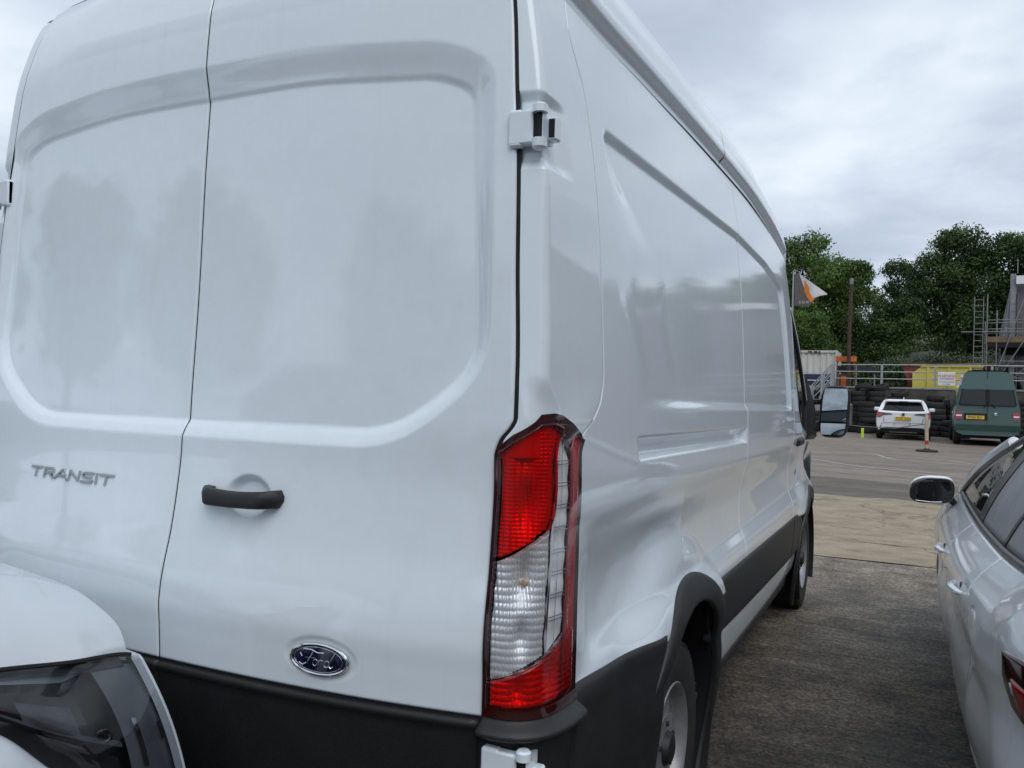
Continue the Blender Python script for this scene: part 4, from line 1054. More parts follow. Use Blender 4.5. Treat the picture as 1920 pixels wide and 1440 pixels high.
# warning sign on the rail
t = thing('warning_sign', (2.92, YW + .08, 2.4), 'white warning sign with red heading fixed to the rails', 'sign')
b = Bag(); b.box((2.60, YW + .06, 2.17), (3.24, YW + .085, 2.72), .008); b.obj('sign_panel', M['sign_white'], t)
f = lambda z: facing((2.92, YW + .057, z))
writing('sign_heading', 'WARNING', .165, M['sign_red'], t, f(2.565), squash=.82)
writing('sign_text', 'CCTV OPERATING', .085, M['sign_red'], t, f(2.435), squash=.78)
writing('sign_text', '24 HOUR RECORDING', .070, M['sign_blue'], t, f(2.315), squash=.80)
writing('sign_text', 'ALL AREAS', .060, M['sign_blue'], t, f(2.225))
b = Bag(); b.box((2.64, YW + .0565, 2.475), (3.20, YW + .0585, 2.483)); b.obj('sign_rule', M['sign_red'], t)

# flag
t = thing('flag_pole', (-2.98, 35, 2.0), 'slim pale pole flying the dark flag above the van', 'flag pole')
b = Bag(); b.tube([(-2.98, 35.0, 1.0), (-2.98, 35.0, 6.86)], [.045, .032], 10); b.obj('pole', M['galv'], t, smooth=True)
b = Bag(); b.lathe([(0, 6.93), (.04, 6.90), (.05, 6.87), (.03, 6.85)], 10, 'z', (-2.94, 35, 0)); b.tube([(-2.98, 35, 6.86), (-2.86, 35, 6.88)], .02, 6); b.obj('finial', M['galv_dull'], t, smooth=True)
t = thing('flag', (-2.9, 35, 6.0), 'dark grey flag with orange emblem, white flash and white lettering, blowing right', 'flag')
def fl_pt(a, c):
    """a along the fly 0..1, c from bottom 0 to top 1"""
    x = -2.92 + a * (1.30 if c > .5 else 1.30 - (.5 - c) * .75); top = 6.76 - 1.00 * max(0, a - .12) ** .95; bot = 5.40 - .12 * a + .0 * a
    bot = bot + max(0, a - .62) * 1.35
    z = bot + (top - bot) * c
    return (x, 35.0 + .10 * math.sin(a * 7 + c * 1.5) * a + .0, z)
sheet('flag_cloth', [[fl_pt(a, c) for a in np.linspace(0, 1, 40)] for c in np.linspace(0, 1, 24)], M['flag_dark'], t)
def patch(name, a0, a1, lo, hi, mat, off):
    rows = []
    for s in np.linspace(0, 1, 8): rows.append([tuple(np.array(fl_pt(a, lo(a) + (hi(a) - lo(a)) * s)) - (0, off, 0)) for a in np.linspace(a0, a1, 24)])
    sheet(name, rows, mat, t)
patch('flag_flash', .14, 1.0, lambda a: max(.34, .99 - 2.3 * max(0, a - .14)) if a < .6 else .36 + (a - .6) * .3, lambda a: 1.0, M['flag_white'], .012)
patch('flag_emblem', .30, .46, lambda a: .50 - .9 * (a - .3), lambda a: .93 - 1.2 * (a - .3), M['flag_orange'], .018)
patch('flag_emblem', .40, .80, lambda a: .40 - 1.0 * (a - .4) if a < .62 else .18 + .6 * (a - .62), lambda a: .62 - 1.1 * (a - .4) if a < .7 else .29 + .4 * (a - .7), M['flag_orange'], .020)
writing('flag_lettering', 'S G BEAL', .16, M['flag_white'], t, facing((-2.42, 34.955, 5.52), up=(.05, 0, 1)), squash=.95)

# pole and scaffold
t = thing('wooden_pole', (-.9, 37.6, 2.0), 'bare brown wooden pole standing in front of the trees', 'pole')
b = Bag(); b.tube([(-.9, 37.6, 1.9), (-.9, 37.6, 4.3), (-.86, 37.6, 6.78)], [.085, .08, .07], 12); b.obj('pole', M['pole_wood'], t, smooth=True)
b = Bag(); b.tube([(-.86, 37.6, 6.55), (-.86, 37.6, 6.82)], [.085, .08], 12); b.obj('pole_cap', M['galv_dull'], t, smooth=True)
t = thing('scaffold_tower', (4.9, 36, 2.0), 'scaffold of grey tubes with a ladder and boarded platform beyond the green van', 'scaffold')
def tube(name, a, c, r=.028, mat=None): bb = Bag(); bb.tube([a, c], r * .72, 7); bb.obj(name, mat or M['galv_dull'], t, smooth=True)
SY = 38.4
for x, zt_ in ((4.42, 6.05), (4.78, 5.4)): tube('standard', (x, SY, 2.0), (x, SY, zt_), .036)
tube('standard', (5.6, SY + .9, 2.0), (5.6, SY + .9, 6.2)); tube('standard', (4.42, SY + .9, 2.0), (4.42, SY + .9, 5.0))
for z in (4.42, 4.60, 4.86, 4.98): tube('ledger', (4.42, SY, z), (6.3, SY, z + .02), .022)
tube('ledger', (3.46, SY - .05, 4.48), (6.0, SY - .05, 4.50), .026)
for z in (2.55, 2.75, 3.02, 3.25): tube('ledger', (4.9, SY - .2, z), (7.2, SY - .2, z), .024)
for a, c in (((4.62, SY - .1, 2.2), (5.75, SY - .1, 5.9)), ((4.75, SY - .15, 2.3), (6.35, SY - .15, 5.2)), ((4.95, SY + .4, 2.4), (5.2, SY + .4, 4.1)), ((5.0, SY, 2.1), (6.2, SY, 3.4))): tube('brace', a, c, .030)
for yk in range(4):
    bb = Bag(); bb.box((4.45, SY + .02 + yk * .235, 4.02), (6.2, SY + .25 + yk * .235, 4.062)); bb.obj('platform_board', M['wood'], t)
bb = Bag(); bb.box((4.45, SY - .02, 4.065), (6.1, SY + .01, 4.28)); bb.obj('toe_board', M['wood'], t)
bb = Bag(); bb.box((4.5, SY + .0, 3.84), (6.2, SY + .9, 4.0)); bb.obj('platform_frame', M['gap'], t)
t = thing('ladder', (4.1, 38.3, 2.0), 'upright aluminium ladder tied to the scaffold', 'ladder')
for x in (3.94, 4.27): tube('stile', (x, SY - .12, 2.0), (x, SY - .12, 5.96), .024)
for k in range(16): tube('rung', (3.94, SY - .12, 2.15 + k * .245), (4.27, SY - .12, 2.15 + k * .245), .016)
t = thing('conveyor_tower', (6.4, 39.5, 2.0), 'grey steel plant tower with a sloping braced leg at the right edge', 'plant tower')
b = Bag(); b.prism([(5.15, 4.2), (5.62, 6.75), (5.95, 6.95), (9.0, 6.95), (9.0, 2.0), (5.9, 2.0)], lambda x, z: (x, 39.4, z), lambda x, z: (x, 43, z)); b.obj('cladding', M['tower_grey'], t)
b = Bag(); b.prism([(4.75, 2.0), (5.40, 6.72), (5.60, 6.72), (5.05, 2.0)], lambda x, z: (x, 39.2, z), lambda x, z: (x, 39.38, z)); b.obj('sloping_leg', M['galv_dull'], t)
b = Bag(); b.box((5.30, 39.1, 2.0), (5.5, 39.19, 7.0)); b.obj('column', M['galv_dull'], t)
b = Bag(); b.box((5.0, 39.05, 3.55), (5.9, 39.098, 4.0)); b.obj('dark_opening', M['gap'], t)
b = Bag(); b.box((5.5, 39.0, 6.55), (8, 39.05, 6.9)); b.obj('pale_sheet', M['sign_white'], t)
b = Bag(); b.tube([(5.55, 39.1, 7.0), (5.55, 39.1, 7.6)], .02, 6); b.obj('aerial', M['galv_dull'], t)

# tyres: one mesh per kind, stacked singly
def tyre_mesh(ro, w):
    B = Bag(); ri = ro * .56
    B.lathe([(ri, 0), (ri + .02, -w * .40), (ro * .78, -w * .5), (ro * .93, -w * .46), (ro, -w * .30), (ro, w * .30), (ro * .93, w * .46), (ro * .78, w * .5), (ri + .02, w * .40), (ri, 0)], 22, 'z')
    return B
b = tyre_mesh(.345, .225); proto_t = b.obj('tyre', M['old_rubber'], None, smooth=True)
tyre_me = proto_t.data; bpy.data.objects.remove(proto_t)
tyre_n = [0]
def tyre(x, y, z, label, rx=0., ry=0., s=1.):
    o = bpy.data.objects.new('tyre', tyre_me); o.location = (x, y, z); o.rotation_euler = (rx, ry, random.uniform(0, 6)); o.scale = (s, s, s)
    COL.objects.link(o); props(o, label, 'tyre', 'old tyres stacked against the wall'); return o
stacks = [(-2.6, 7, 36.4), (-1.85, 8, 36.45), (-1.12, 8, 36.5), (-.40, 8, 36.45), (.32, 8, 36.4), (1.04, 7, 36.5), (1.78, 6, 36.45), (2.52, 6, 36.4), (3.24, 6, 36.5), (3.95, 7, 36.45), (4.7, 7, 36.4), (5.45, 7, 36.5),
          (-2.2, 4, 35.75), (-.02, 6, 35.75), (2.55, 5, 35.7), (3.02, 3, 35.1)]
ORD = ('lowest', 'second', 'third', 'fourth', 'fifth', 'sixth', 'seventh', 'eighth', 'ninth')
WHERE = ('in the stack beside the stair foot', 'in the first stack right of the stairs', 'in the second stack right of the stairs', 'in the stack above the lime post', 'in the first stack left of the white estate',
         'in the stack behind the left of the white estate', 'in the stack behind the right of the white estate', 'in the first stack right of the white estate', 'in the stack left of the green van', 'behind the left side of the green van',
         'behind the middle of the green van', 'behind the right side of the green van', 'in the front stack near the stair foot', 'in the front stack above the lime post', 'in the front stack between estate and green van', 'in the short stack beside the blue drums')
for k, (x, n, y) in enumerate(stacks):
    for j in range(n):
        tyre(x + random.uniform(-.04, .04), y + random.uniform(-.04, .04), .22 + j * .218, '%s worn tyre from the ground %s' % (ORD[j], WHERE[k]))
for x, y, z, rx, ry in ((1.2, 36.5, 1.78, .2, .1), (2.52, 36.4, 1.62, .12, .05), (-.2, 36.4, 1.98, .35, .1), (.45, 36.5, 2.02, .1, .3)):
    tyre(x, y, z, {1.2: 'tilted tyre on the stack behind the white estate roof', 2.52: 'crooked tyre on top of the first stack right of the white estate', -.2: 'tilted tyre lying crooked under the rail left of the white estate', .45: 'tyre leaning against the rail foot above the white estate'}[x], rx, ry)
for k, z in enumerate((.32, .86)):
    t = thing('barrel', (3.42, 34.6, z - .22), ('upper' if k else 'lower') + ' blue plastic drum beside the green van', 'barrel', 'blue drums by the green van')
    b = Bag(); b.lathe([(0, z - .24), (.24, z - .24), (.27, z - .2), (.27, z - .06), (.285, z - .04), (.27, z - .02), (.27, z + .12), (.285, z + .14), (.27, z + .16), (.26, z + .24), (0, z + .25)], 20, 'z', (3.42, 34.6, 0)); b.obj('barrel_shell', M['barrel'], t, smooth=True)
    b = Bag(); b.lathe([(0, z + .27), (.05, z + .27), (.05, z + .25)], 10, 'z', (3.42, 34.6 - .12, 0)); b.obj('cap', M['sign_white'], t)

# marker posts
t = thing('marker_post', (.06, 31, gz(31)), 'short fluorescent lime marker post left of the white estate', 'post')
b = Bag(); b.box((.015, 30.98, gz(31)), (.105, 31.03, gz(31) + .36), .01); b.obj('post', M['lime'], t)
px0, py0 = 2.07, 24.6; g0 = float(gz(py0))
t = thing('barrier_post', (px0, py0, g0), 'striped cream and red barrier post on a round black base', 'barrier post')
b = Bag(); b.lathe([(0, g0 + .09), (.06, g0 + .09), (.10, g0 + .06), (.27, g0 + .045), (.29, g0 + .02), (.29, g0)], 24, 'z', (px0, py0, 0)); b.obj('base', M['rubber'], t, smooth=True)
b = Bag(); b.tube([(px0, py0, g0 + .08), (px0 - .03, py0, g0 + 1.02)], .050, 12); b.obj('post', M['post_cream'], t, smooth=True)
for z in (.20,):
    b = Bag(); b.tube([(px0 + .0 - .03 * z, py0, g0 + z), (px0 - .03 * (z + .12), py0, g0 + z + .11)], .052, 12); b.obj('band', M['post_red'], t, smooth=True)
b = Bag(); b.lathe([(0, g0 + 1.08), (.03, g0 + 1.06), (.045, g0 + 1.02)], 12, 'z', (px0 - .03, py0, 0)); b.obj('cap', M['galv_dull'], t, smooth=True)
o = Bag().tube([(px0 - .03, py0, g0 + .78), (1.2, 26.5, .66), (.2, 28.6, .60), (-1.5, 32, .62)], .014, 6).obj('barrier_rope', M['rope'], None, smooth=True)
props(o, 'thin slack rope running from the barrier post past the white estate', 'rope')

# faded lines on the tarmac
mk = thing('painted_lines', (.8, 20, .08), 'faded thin curving white lines marked on the tarmac', 'road marking')
mk['kind'] = 'structure'; del mk['category']
for pts, w in (([(-3, 21.6), (-.6, 22.3), (.6, 22.5), (1.4, 20.9), (2.2, 20.6), (3.4, 20.4)], .05), ([(.9, 21.2), (2.0, 21.9), (3.2, 20.6), (5, 19.8)], .045), ([(-3, 19.8), (-.5, 19.5), (.8, 18.2), (2.6, 17.6)], .05),
               ([(-4, 18.3), (-.3, 18.2), (1.2, 17.4), (3.2, 17.0), (5, 16.8)], .05), ([(-2, 20.6), (0, 20.4), (2.2, 19.5), (4, 19.4)], .035)):
    P = spline([(p[0], p[1]) for p in pts], 40); d = np.gradient(P, axis=0); d /= np.linalg.norm(d, axis=1)[:, None]; nrm = np.stack([-d[:, 1], d[:, 0]], -1)
    rows = [np.stack([P[:, 0] + s * w * nrm[:, 0], P[:, 1] + s * w * nrm[:, 1], gz(P[:, 1] + s * w * nrm[:, 1]) - .0015], -1) for s in (-1, 1)]
    sheet('painted_line', rows, M['chalk'], mk)

# ---------------------------------------------------------------- trees
def leaf_mat(name, dark, mid_, light):
    m, nt, b = nmat(name)
    g = node(nt, 'ShaderNodeNewGeometry')
    f = noise(nt, .55, 3, .5)
    k = node(nt, 'ShaderNodeMath', {0: g.outputs['Random Per Island'], 1: .50, 2: node(nt, 'ShaderNodeMath', {0: node(nt, 'ShaderNodeMapRange', {'Value': f, 'From Min': .32, 'From Max': .68, 'To Min': 0., 'To Max': 1.}).outputs[0], 1: .5}, operation='MULTIPLY').outputs[0]}, operation='MULTIPLY_ADD').outputs[0]
    nt.links.new(ramp(nt, k, [(.15, dark), (.5, mid_), (.85, light)]), b.inputs['Base Color'])
    b.inputs['Roughness'].default_value = .55; b.inputs['Specular IOR Level'].default_value = .35
    tr = node(nt, 'ShaderNodeBsdfTranslucent'); nt.links.new(ramp(nt, k, [(.15, mid_), (.85, light)]), tr.inputs['Color'])
    mx = node(nt, 'ShaderNodeMixShader', {0: .22, 1: b.outputs[0], 2: tr.outputs[0]})
    nt.links.new(mx.outputs[0], nt.nodes['Material Output'].inputs[0])
    return m
LEAF = [leaf_mat('dark_green_leaves', (.018, .038, .011), (.042, .083, .020), (.088, .15, .034)),
        leaf_mat('mid_green_leaves', (.030, .060, .012), (.070, .135, .026), (.14, .225, .046)),
        leaf_mat('grey_green_leaves', (.030, .045, .026), (.060, .085, .045), (.11, .15, .08))]
def leaves(lobes, n, size, mat, parent, name='crown', fill=.55):
    clumps = []
    for l in lobes:
        m = 9
        for k in range(m):
            dd = rng.normal(size=3); dd /= np.linalg.norm(dd); dd[2] = abs(dd[2]) * .9 if k % 3 else dd[2]
            s = rng.uniform(.34, .52)
            clumps.append((l[0] + dd[0] * l[3] * .72, l[1] + dd[1] * l[4] * .72, l[2] + dd[2] * l[5] * .72, l[3] * s, l[4] * s, l[5] * s * .9))
        clumps.append((l[0], l[1], l[2] - l[5] * .2, l[3] * .75, l[4] * .75, l[5] * .7))
    lobes = clumps
    w = np.array([l[3] * l[4] * l[5] for l in lobes]) ** .67; w /= w.sum()
    which = rng.choice(len(lobes), n, p=w); L = np.array(lobes, float)[which]
    d = rng.normal(size=(n, 3)); d /= np.linalg.norm(d, axis=1)[:, None]
    # bite clumps out of the shell so that gaps and tufts appear
    q = np.sin(d[:, 0] * 7 + which * 1.3) + np.sin(d[:, 1] * 8 + which * 2.1) + np.sin(d[:, 2] * 7.5 + which)
    r = (1 - fill * rng.random(n) ** 1.6) * (1 + .10 * q)
    c = L[:, :3] + d * L[:, 3:6] * r[:, None]
    c += rng.normal(size=(n, 3)) * size * .8
    nrm = d + rng.normal(size=(n, 3)) * .7; nrm[:, 2] += .35; nrm /= np.linalg.norm(nrm, axis=1)[:, None]
    a = np.cross(nrm, rng.normal(size=(n, 3))); a /= np.linalg.norm(a, axis=1)[:, None]; bb = np.cross(nrm, a)
    s = size * rng.uniform(.5, 1.25, n)[:, None]
    V = np.stack([c - a * s, c - bb * s * .55 + nrm * s * .12, c + a * s, c + bb * s * .55 + nrm * s * .12], 1).reshape(-1, 3)
    return fast_quads(name, V, np.arange(4 * n).reshape(n, 4), mat, parent, smooth=False)
def tree(x, y, z0, h, lobes, n, size, mat, label, group='trees behind the yard', lean=0., trunk_r=.28):
    t = thing('broadleaf_tree', (x, y, z0), label, 'tree', group)
    b = Bag()
    b.tube(spline([(x, y, z0 - .3), (x + lean * .3, y, z0 + h * .3), (x + lean * .7, y + .2, z0 + h * .6), (x + lean, y, z0 + h * .9)], 10).tolist(), np.linspace(trunk_r, trunk_r * .2, 10).tolist(), 9)
    for lb in lobes:
        zz = z0 + (lb[2] - z0) * .45
        b.tube(spline([(x + lean * .4, y, zz), ((x + lb[0]) / 2, (y + lb[1]) / 2, (zz + lb[2]) / 2 + .2), tuple(lb[:3])], 6).tolist(), np.linspace(trunk_r * .4, trunk_r * .1, 6).tolist(), 6)
    b.obj('trunk', M['bark'], t, smooth=True)
    leaves(lobes, n, size, mat, t)
    return t
Z0 = 3.2
tree(-6.6, 60, Z0, 9.5, [(-6.8, 60, 10.8, 2.3, 2.2, 2.3), (-5.0, 59.6, 11.7, 1.5, 1.6, 1.4), (-7.8, 60, 8.2, 2.4, 2.4, 2.6), (-5.2, 59.6, 8.6, 2.2, 2.2, 2.4), (-4.2, 59.6, 10.6, 1.5, 1.6, 1.6), (-8.8, 60.5, 10.6, 2, 2, 2.2), (-6.0, 60, 5.4, 2.8, 2.2, 2.4)], 40000, .105, LEAF[1], 'tall bright green tree rising directly behind the van cab')
tree(-2.7, 56, Z0, 8, [(-3.1, 56, 9.3, 1.7, 1.7, 1.6), (-1.9, 55.8, 8.0, 1.5, 1.5, 1.7), (-3.6, 56, 7.2, 1.9, 1.8, 1.8), (-1.6, 56, 9.6, 1.0, 1.1, .9), (-2.6, 56, 5.2, 2.1, 1.8, 1.9)], 32000, .10, LEAF[1], 'rounded light green tree just right of the flag')
tree(-3.9, 50, 2.6, 4, [(-4.2, 50, 4.8, 1.5, 1.4, 1.5), (-3.3, 49.8, 4.0, 1.2, 1.2, 1.3), (-4.9, 50, 3.8, 1.5, 1.4, 1.5), (-4.0, 50, 6.0, 1.0, 1.0, .9)], 20000, .085, LEAF[1], 'bushy green tree hanging below the flag')
tree(.55, 66, Z0, 8.5, [(.4, 66, 11.0, 1.0, 1.0, 1.1), (.9, 66, 9.6, 1.3, 1.2, 1.3), (.0, 66, 8.6, 1.2, 1.1, 1.3), (1.2, 66, 7.6, 1.4, 1.3, 1.5)], 9000, .105, LEAF[0], 'thin sparse tree in the gap between the two big trees', trunk_r=.2)
tree(5.2, 62, Z0, 10, [(4.6, 62, 11.4, 2.1, 2.2, 1.9), (6.8, 62, 11.0, 2.2, 2.2, 1.9), (3.1, 61.6, 10.0, 1.9, 2.0, 1.8), (5.2, 61.4, 9.0, 2.8, 2.4, 2.2), (7.9, 62, 9.0, 2.4, 2.2, 2.4), (2.6, 61.4, 7.8, 2.0, 2.0, 2.0), (4.6, 61, 6.2, 3.2, 2.2, 2.6), (7.8, 61.5, 6.4, 2.6, 2.2, 2.6)], 60000, .11, LEAF[0], 'broad dark tree with a domed crown at the right', trunk_r=.4)
tree(9.6, 60, Z0, 10, [(9.3, 60, 11.2, 1.8, 1.8, 1.7), (10.6, 60, 9.6, 2.4, 2.2, 2.4), (9.0, 59.6, 8.4, 2.0, 2.0, 2.2), (10, 60, 6.2, 2.8, 2.4, 2.8)], 26000, .11, LEAF[1], 'green tree behind the plant tower at the right edge')
tree(-.6, 54, 2.8, 4, [(-.7, 54, 6.2, 1.8, 1.5, 1.7), (.6, 54, 5.4, 1.7, 1.4, 1.6), (-.2, 54, 4.0, 2.4, 1.5, 1.4), (1.3, 54, 6.9, .9, .9, .8)], 22000, .095, LEAF[0], 'dark shrubby tree behind the wooden pole', trunk_r=.16)
b = leaves([(x, 47 + random.uniform(-.6, 1.2), 2.7 + random.uniform(.0, .5), 1.2, 1.1, .75 + .35 * random.random()) for x in np.linspace(.6, 6.0, 9)], 30000, .075, LEAF[2], None, 'bramble_thicket')
props(b, 'low grey-green bramble thicket growing behind the skips', kind='stuff')
b = leaves([(x, 72 + random.uniform(-2, 3), 4.8 + random.uniform(-.6, 1.4), 2.6, 2.4, 2.8) for x in np.linspace(-15, 18, 16)], 40000, .16, LEAF[0], None, 'dense_wood')
props(b, 'dense dark wood filling the space below the tall trees', kind='stuff')
b = leaves([(x, 44.5, 2.4 + random.uniform(0, .4), 1.0, .8, .8) for x in np.linspace(-1.2, 1.4, 4)], 9000, .07, LEAF[0], None, 'undergrowth')
props(b, 'dark undergrowth behind the upper rails', kind='stuff')

# the rest of the yard, behind and beside the camera (seen mirrored in the paint)
t = thing('warehouse', (13, 8, 0), 'long grey warehouse standing right of the yard', 'building')
b = Bag(); b.prism([(11.5, 0), (11.5, 6.6), (17, 8.2), (22.5, 6.6), (22.5, 0)], lambda x, z: (x, -26, z), lambda x, z: (x, 42, z)); b.obj('wall', M['clad'], t)
for k in range(6):
    b = Bag(); y = -22 + k * 8; b.box((11.43, y, 0.0), (11.49, y + 3.6, 3.6)); b.obj('roller_door', M['galv_dull'], t)
    if k == 5: break
    b = Bag(); b.box((11.45, y + 4.6, 2.6), (11.49, y + 6.8, 3.6)); b.obj('window', M['glass_dark'], t)
t = thing('backdrop', (8, -44, 0), 'unseen low pale depot closing the yard behind the photographer', 'building')  # unseen block added to keep bright sky patches out of the rear-door reflection
b = Bag(); b.box((-6, -52, 0), (40, -44, 5.2)); b.obj('wall', M['clad'], t)
b = Bag(); b.box((-6.3, -52.3, 5.21), (40.3, -43.7, 5.6)); b.obj('roof', M['navy'], t)
t = thing('brick_shed', (-14, -18, 0), 'low brick shed with a tiled roof behind the camera', 'building')
b = Bag(); b.box((-20, -30, 0), (-6, -22, 3.2)); b.obj('wall', M['rust_brown'], t)
b = Bag(); b.prism([(-22.5, 3.2), (-26, 5.2), (-30.5, 3.2)], lambda y, z: (-20.4, y, z), lambda y, z: (-5.6, y, z)); b.obj('roof', M['navy'], t)
for k, (x, y, h) in enumerate(((12.5, 51, 11.5), (16, 47, 11)) if True else ()):
    tree(x, y, 0, h, [(x, y, h * .72, 2.2, 2.2, 2.2), (x + 1.6, y, h * .5, 2.0, 2, 2), (x - .9, y + .6, h * .55, 1.6, 1.8, 2.0), (x + .4, y + 1, h * .35, 2.4, 2, 1.8)], 9000, .16, LEAF[k % 2], ('tree standing by the end of the grey warehouse', 'tree growing behind the far end of the grey warehouse')[k], 'trees by the warehouse')
for k, (x, y, h) in enumerate(((-9, -36, 11), (-14, -38, 12), (-17, -34, 13), (-26, -24, 13), (-25, -14, 11), (-24, -6, 10), (-28, 8, 11))):
    s = h / 10
    tree(x, y, 0, h, [(x, y, h * .72, 2.6 * s, 2.4 * s, 2.4 * s), (x - 1.8 * s, y, h * .55, 2.2 * s, 2 * s, 2 * s), (x + 1.9 * s, y + .5, h * .58, 2.2 * s, 2 * s, 2.1 * s), (x + .4, y - 1, h * .45, 2.6 * s, 2 * s, 1.8 * s)], 4200, .30, LEAF[k % 2], 'tree at the back of the yard behind the photographer, number %s from the shed' % ('one', 'two', 'three', 'four', 'five', 'six', 'seven')[k], 'trees behind the photographer')

b = leaves([(x, 64 + random.uniform(-4, 4), 4.5 + random.uniform(-1, 2.2), 4.2, 3.2, 4.2) for x in np.linspace(-95, -19, 18)], 30000, .30, LEAF[0], None, 'tree_belt')
props(b, 'belt of trees closing the far side of the yard left of the van', kind='stuff')
# ---------------------------------------------------------------- silver estate parked on the right
SC = thing('silver_car', (2.75, 2.9, 0), 'rain-wet silver car parked close at the right edge, black door mirror', 'car')
sc_plan = curve([(.50, .62), (.56, .42), (.65, .24), (.80, .125), (.95, .09), (1.3, .068), (1.86, .030), (2.6, .004), (3.2, 0), (4.2, .012), (4.8, .07), (5.1, .22), (5.25, .5)])
sc_w = curve([(.22, .085), (.30, .052), (.42, .038), (.55, .028), (.66, .034), (.74, .018), (.80, .002), (.86, .0), (.91, .012), (.96, .040), (1.0, .075), (1.03, .105), (1.12, .15)])
belt = curve([(.5, 1.12), (.83, 1.105), (1.3, 1.045), (1.84, 1.027), (2.6, 1.024), (4.0, 1.012), (4.3, .99), (5.3, .80)])
def sc_x(y, z):
    zz = z * 1.03 / np.maximum(belt(y), .9)
    x = 1.83 + sc_plan(y) + sc_w(zz)
    for hy in (1.32, 4.0):           # flared arches
        r = np.hypot(y - hy, z - .33); x = x - .030 * (1 - ease(.36, .62, r)) * ease(.2, .5, z)
    x = x + .016 * np.exp(-((y - 2.9) / .9) ** 2 - ((z - .60) / .12) ** 2)
    # door shut lines
    for ys_ in (1.72, 2.62, 3.72):
        x = x + .0030 * np.exp(-((y - ys_ + .04 * (z - .7)) / .0045) ** 2)
    # fuel flap outline
    r = np.abs(np.maximum(np.abs(y - 1.52) / .085, np.abs(z - .80) / .085) * .5 + .5 * np.hypot((y - 1.52) / .085, (z - .80) / .085) - 1)
    x = x + .005 * np.exp(-(r / .045) ** 2)
    return x
Y0, Y1, XM = .52, 5.22, 2.75
def sides(fn, name, mat, fl=.02):
    P = fn; o = sheet(name, P, mat, SC, fl=(1, 0, 0), depth=fl)
    Q = np.array(P); Q[..., 0] = 2 * XM - Q[..., 0]
    sheet(name, Q, mat, SC, fl=(-1, 0, 0), depth=fl); return o
ys = np.r_[np.linspace(.50, 1.0, 60), np.linspace(1.01, 3.0, 260), np.linspace(3.02, 5.25, 120)][None, :]; v = np.linspace(0, 1, 140)[:, None]
Y = ys + 0 * v
lowz = np.maximum.reduce([np.full_like(Y, .24), np.minimum(.40, np.maximum(.365 ** 2 - (Y - 1.32) ** 2, 0) ** .5 + .28 * (np.abs(Y - 1.32) < .365)), np.maximum(.365 ** 2 - (Y - 4.0) ** 2, 0) ** .5 + .33 * (np.abs(Y - 4.0) < .365)])
Z = lerp(lowz, belt(Y), v)
sides(np.stack([sc_x(Y, Z), Y, Z], -1), 'body_side', M['silver'])
# greenhouse
def gx(y, z):
    """glass plane leaning in"""
    b_ = belt(y); w = (z - b_)
    return sc_x(y, b_) + .02 + w * .27 + w * w * .55 + .02 * ease(1.6, .7, y) * 0
top_line = np.array([(4.12, 1.015), (3.85, 1.10), (3.5, 1.215), (3.2, 1.30), (2.9, 1.375), (2.6, 1.445), (2.3, 1.468), (1.9, 1.472), (1.5, 1.46), (1.15, 1.42), (.95, 1.34), (.86, 1.25), (.83, 1.15)])
tl = spline(top_line, 90)
rail = np.stack([gx(tl[:, 0], tl[:, 1]), tl[:, 0], tl[:, 1]], -1)
bl_y = np.linspace(4.12, .83, 90); bl = np.stack([gx(bl_y, belt(bl_y)), bl_y, belt(bl_y) + .004], -1)
def glass(y_bot0, y_bot1, y_top0, y_top1, name, mat, off=.004, ins=.0):
    """quad-ish pane between the belt and the roof rail"""
    rows = []
    k0 = np.interp(-y_top0, -tl[:, 0], np.arange(90)); k1 = np.interp(-y_top1, -tl[:, 0], np.arange(90))
    kk = np.linspace(k0, k1, 30); yt = np.interp(kk, np.arange(90), tl[:, 0]); zt = np.interp(kk, np.arange(90), tl[:, 1]) - .022
    yb = np.linspace(y_bot0, y_bot1, 30); zb = belt(yb) + .018
    for s in np.linspace(0, 1, 14):
        y = lerp(yb, yt, s); z = lerp(zb, np.maximum(zt, zb + .002), s); rows.append(np.stack([gx(y, z) + off + .0, y, z], -1))
    return sides(np.array(rows), name, mat, .004)
glass(3.98, 2.66, 4.0, 2.45, 'front_window', M['glass_tint'])
glass(2.50, 1.88, 2.30, 1.60, 'rear_window', M['glass_wet_sky'])
glass(1.84, 1.42, 1.56, 1.40, 'rear_window', M['glass_wet_sky'])
glass(1.34, .88, 1.32, .90, 'quarter_window', M['glass_wet_sky'])
glass(2.66, 2.50, 2.45, 2.30, 'door_pillar', M['dark_trim'], .001)
glass(1.88, 1.84, 1.60, 1.56, 'window_divider', M['dark_trim'], .001)
glass(1.42, 1.34, 1.40, 1.32, 'door_pillar', M['dark_trim'], .001)
def both(b, name, mat, parent=None, smooth=True):
    o = b.obj(name, mat, parent or SC, smooth=smooth); c = Bag(); c.V = [(2 * XM - p[0], p[1], p[2]) for p in b.V]; c.F = b.F; c.obj(name, mat, parent or SC, smooth=smooth); return o
b = Bag(); b.tube((rail - np.array([-.004, 0, .012])).tolist(), .019, 8); both(b, 'window_frame', M['dark_trim'])
b = Bag(); b.tube((bl + np.array([.004, 0, .008])).tolist(), .014, 8); both(b, 'window_sill', M['dark_trim'])
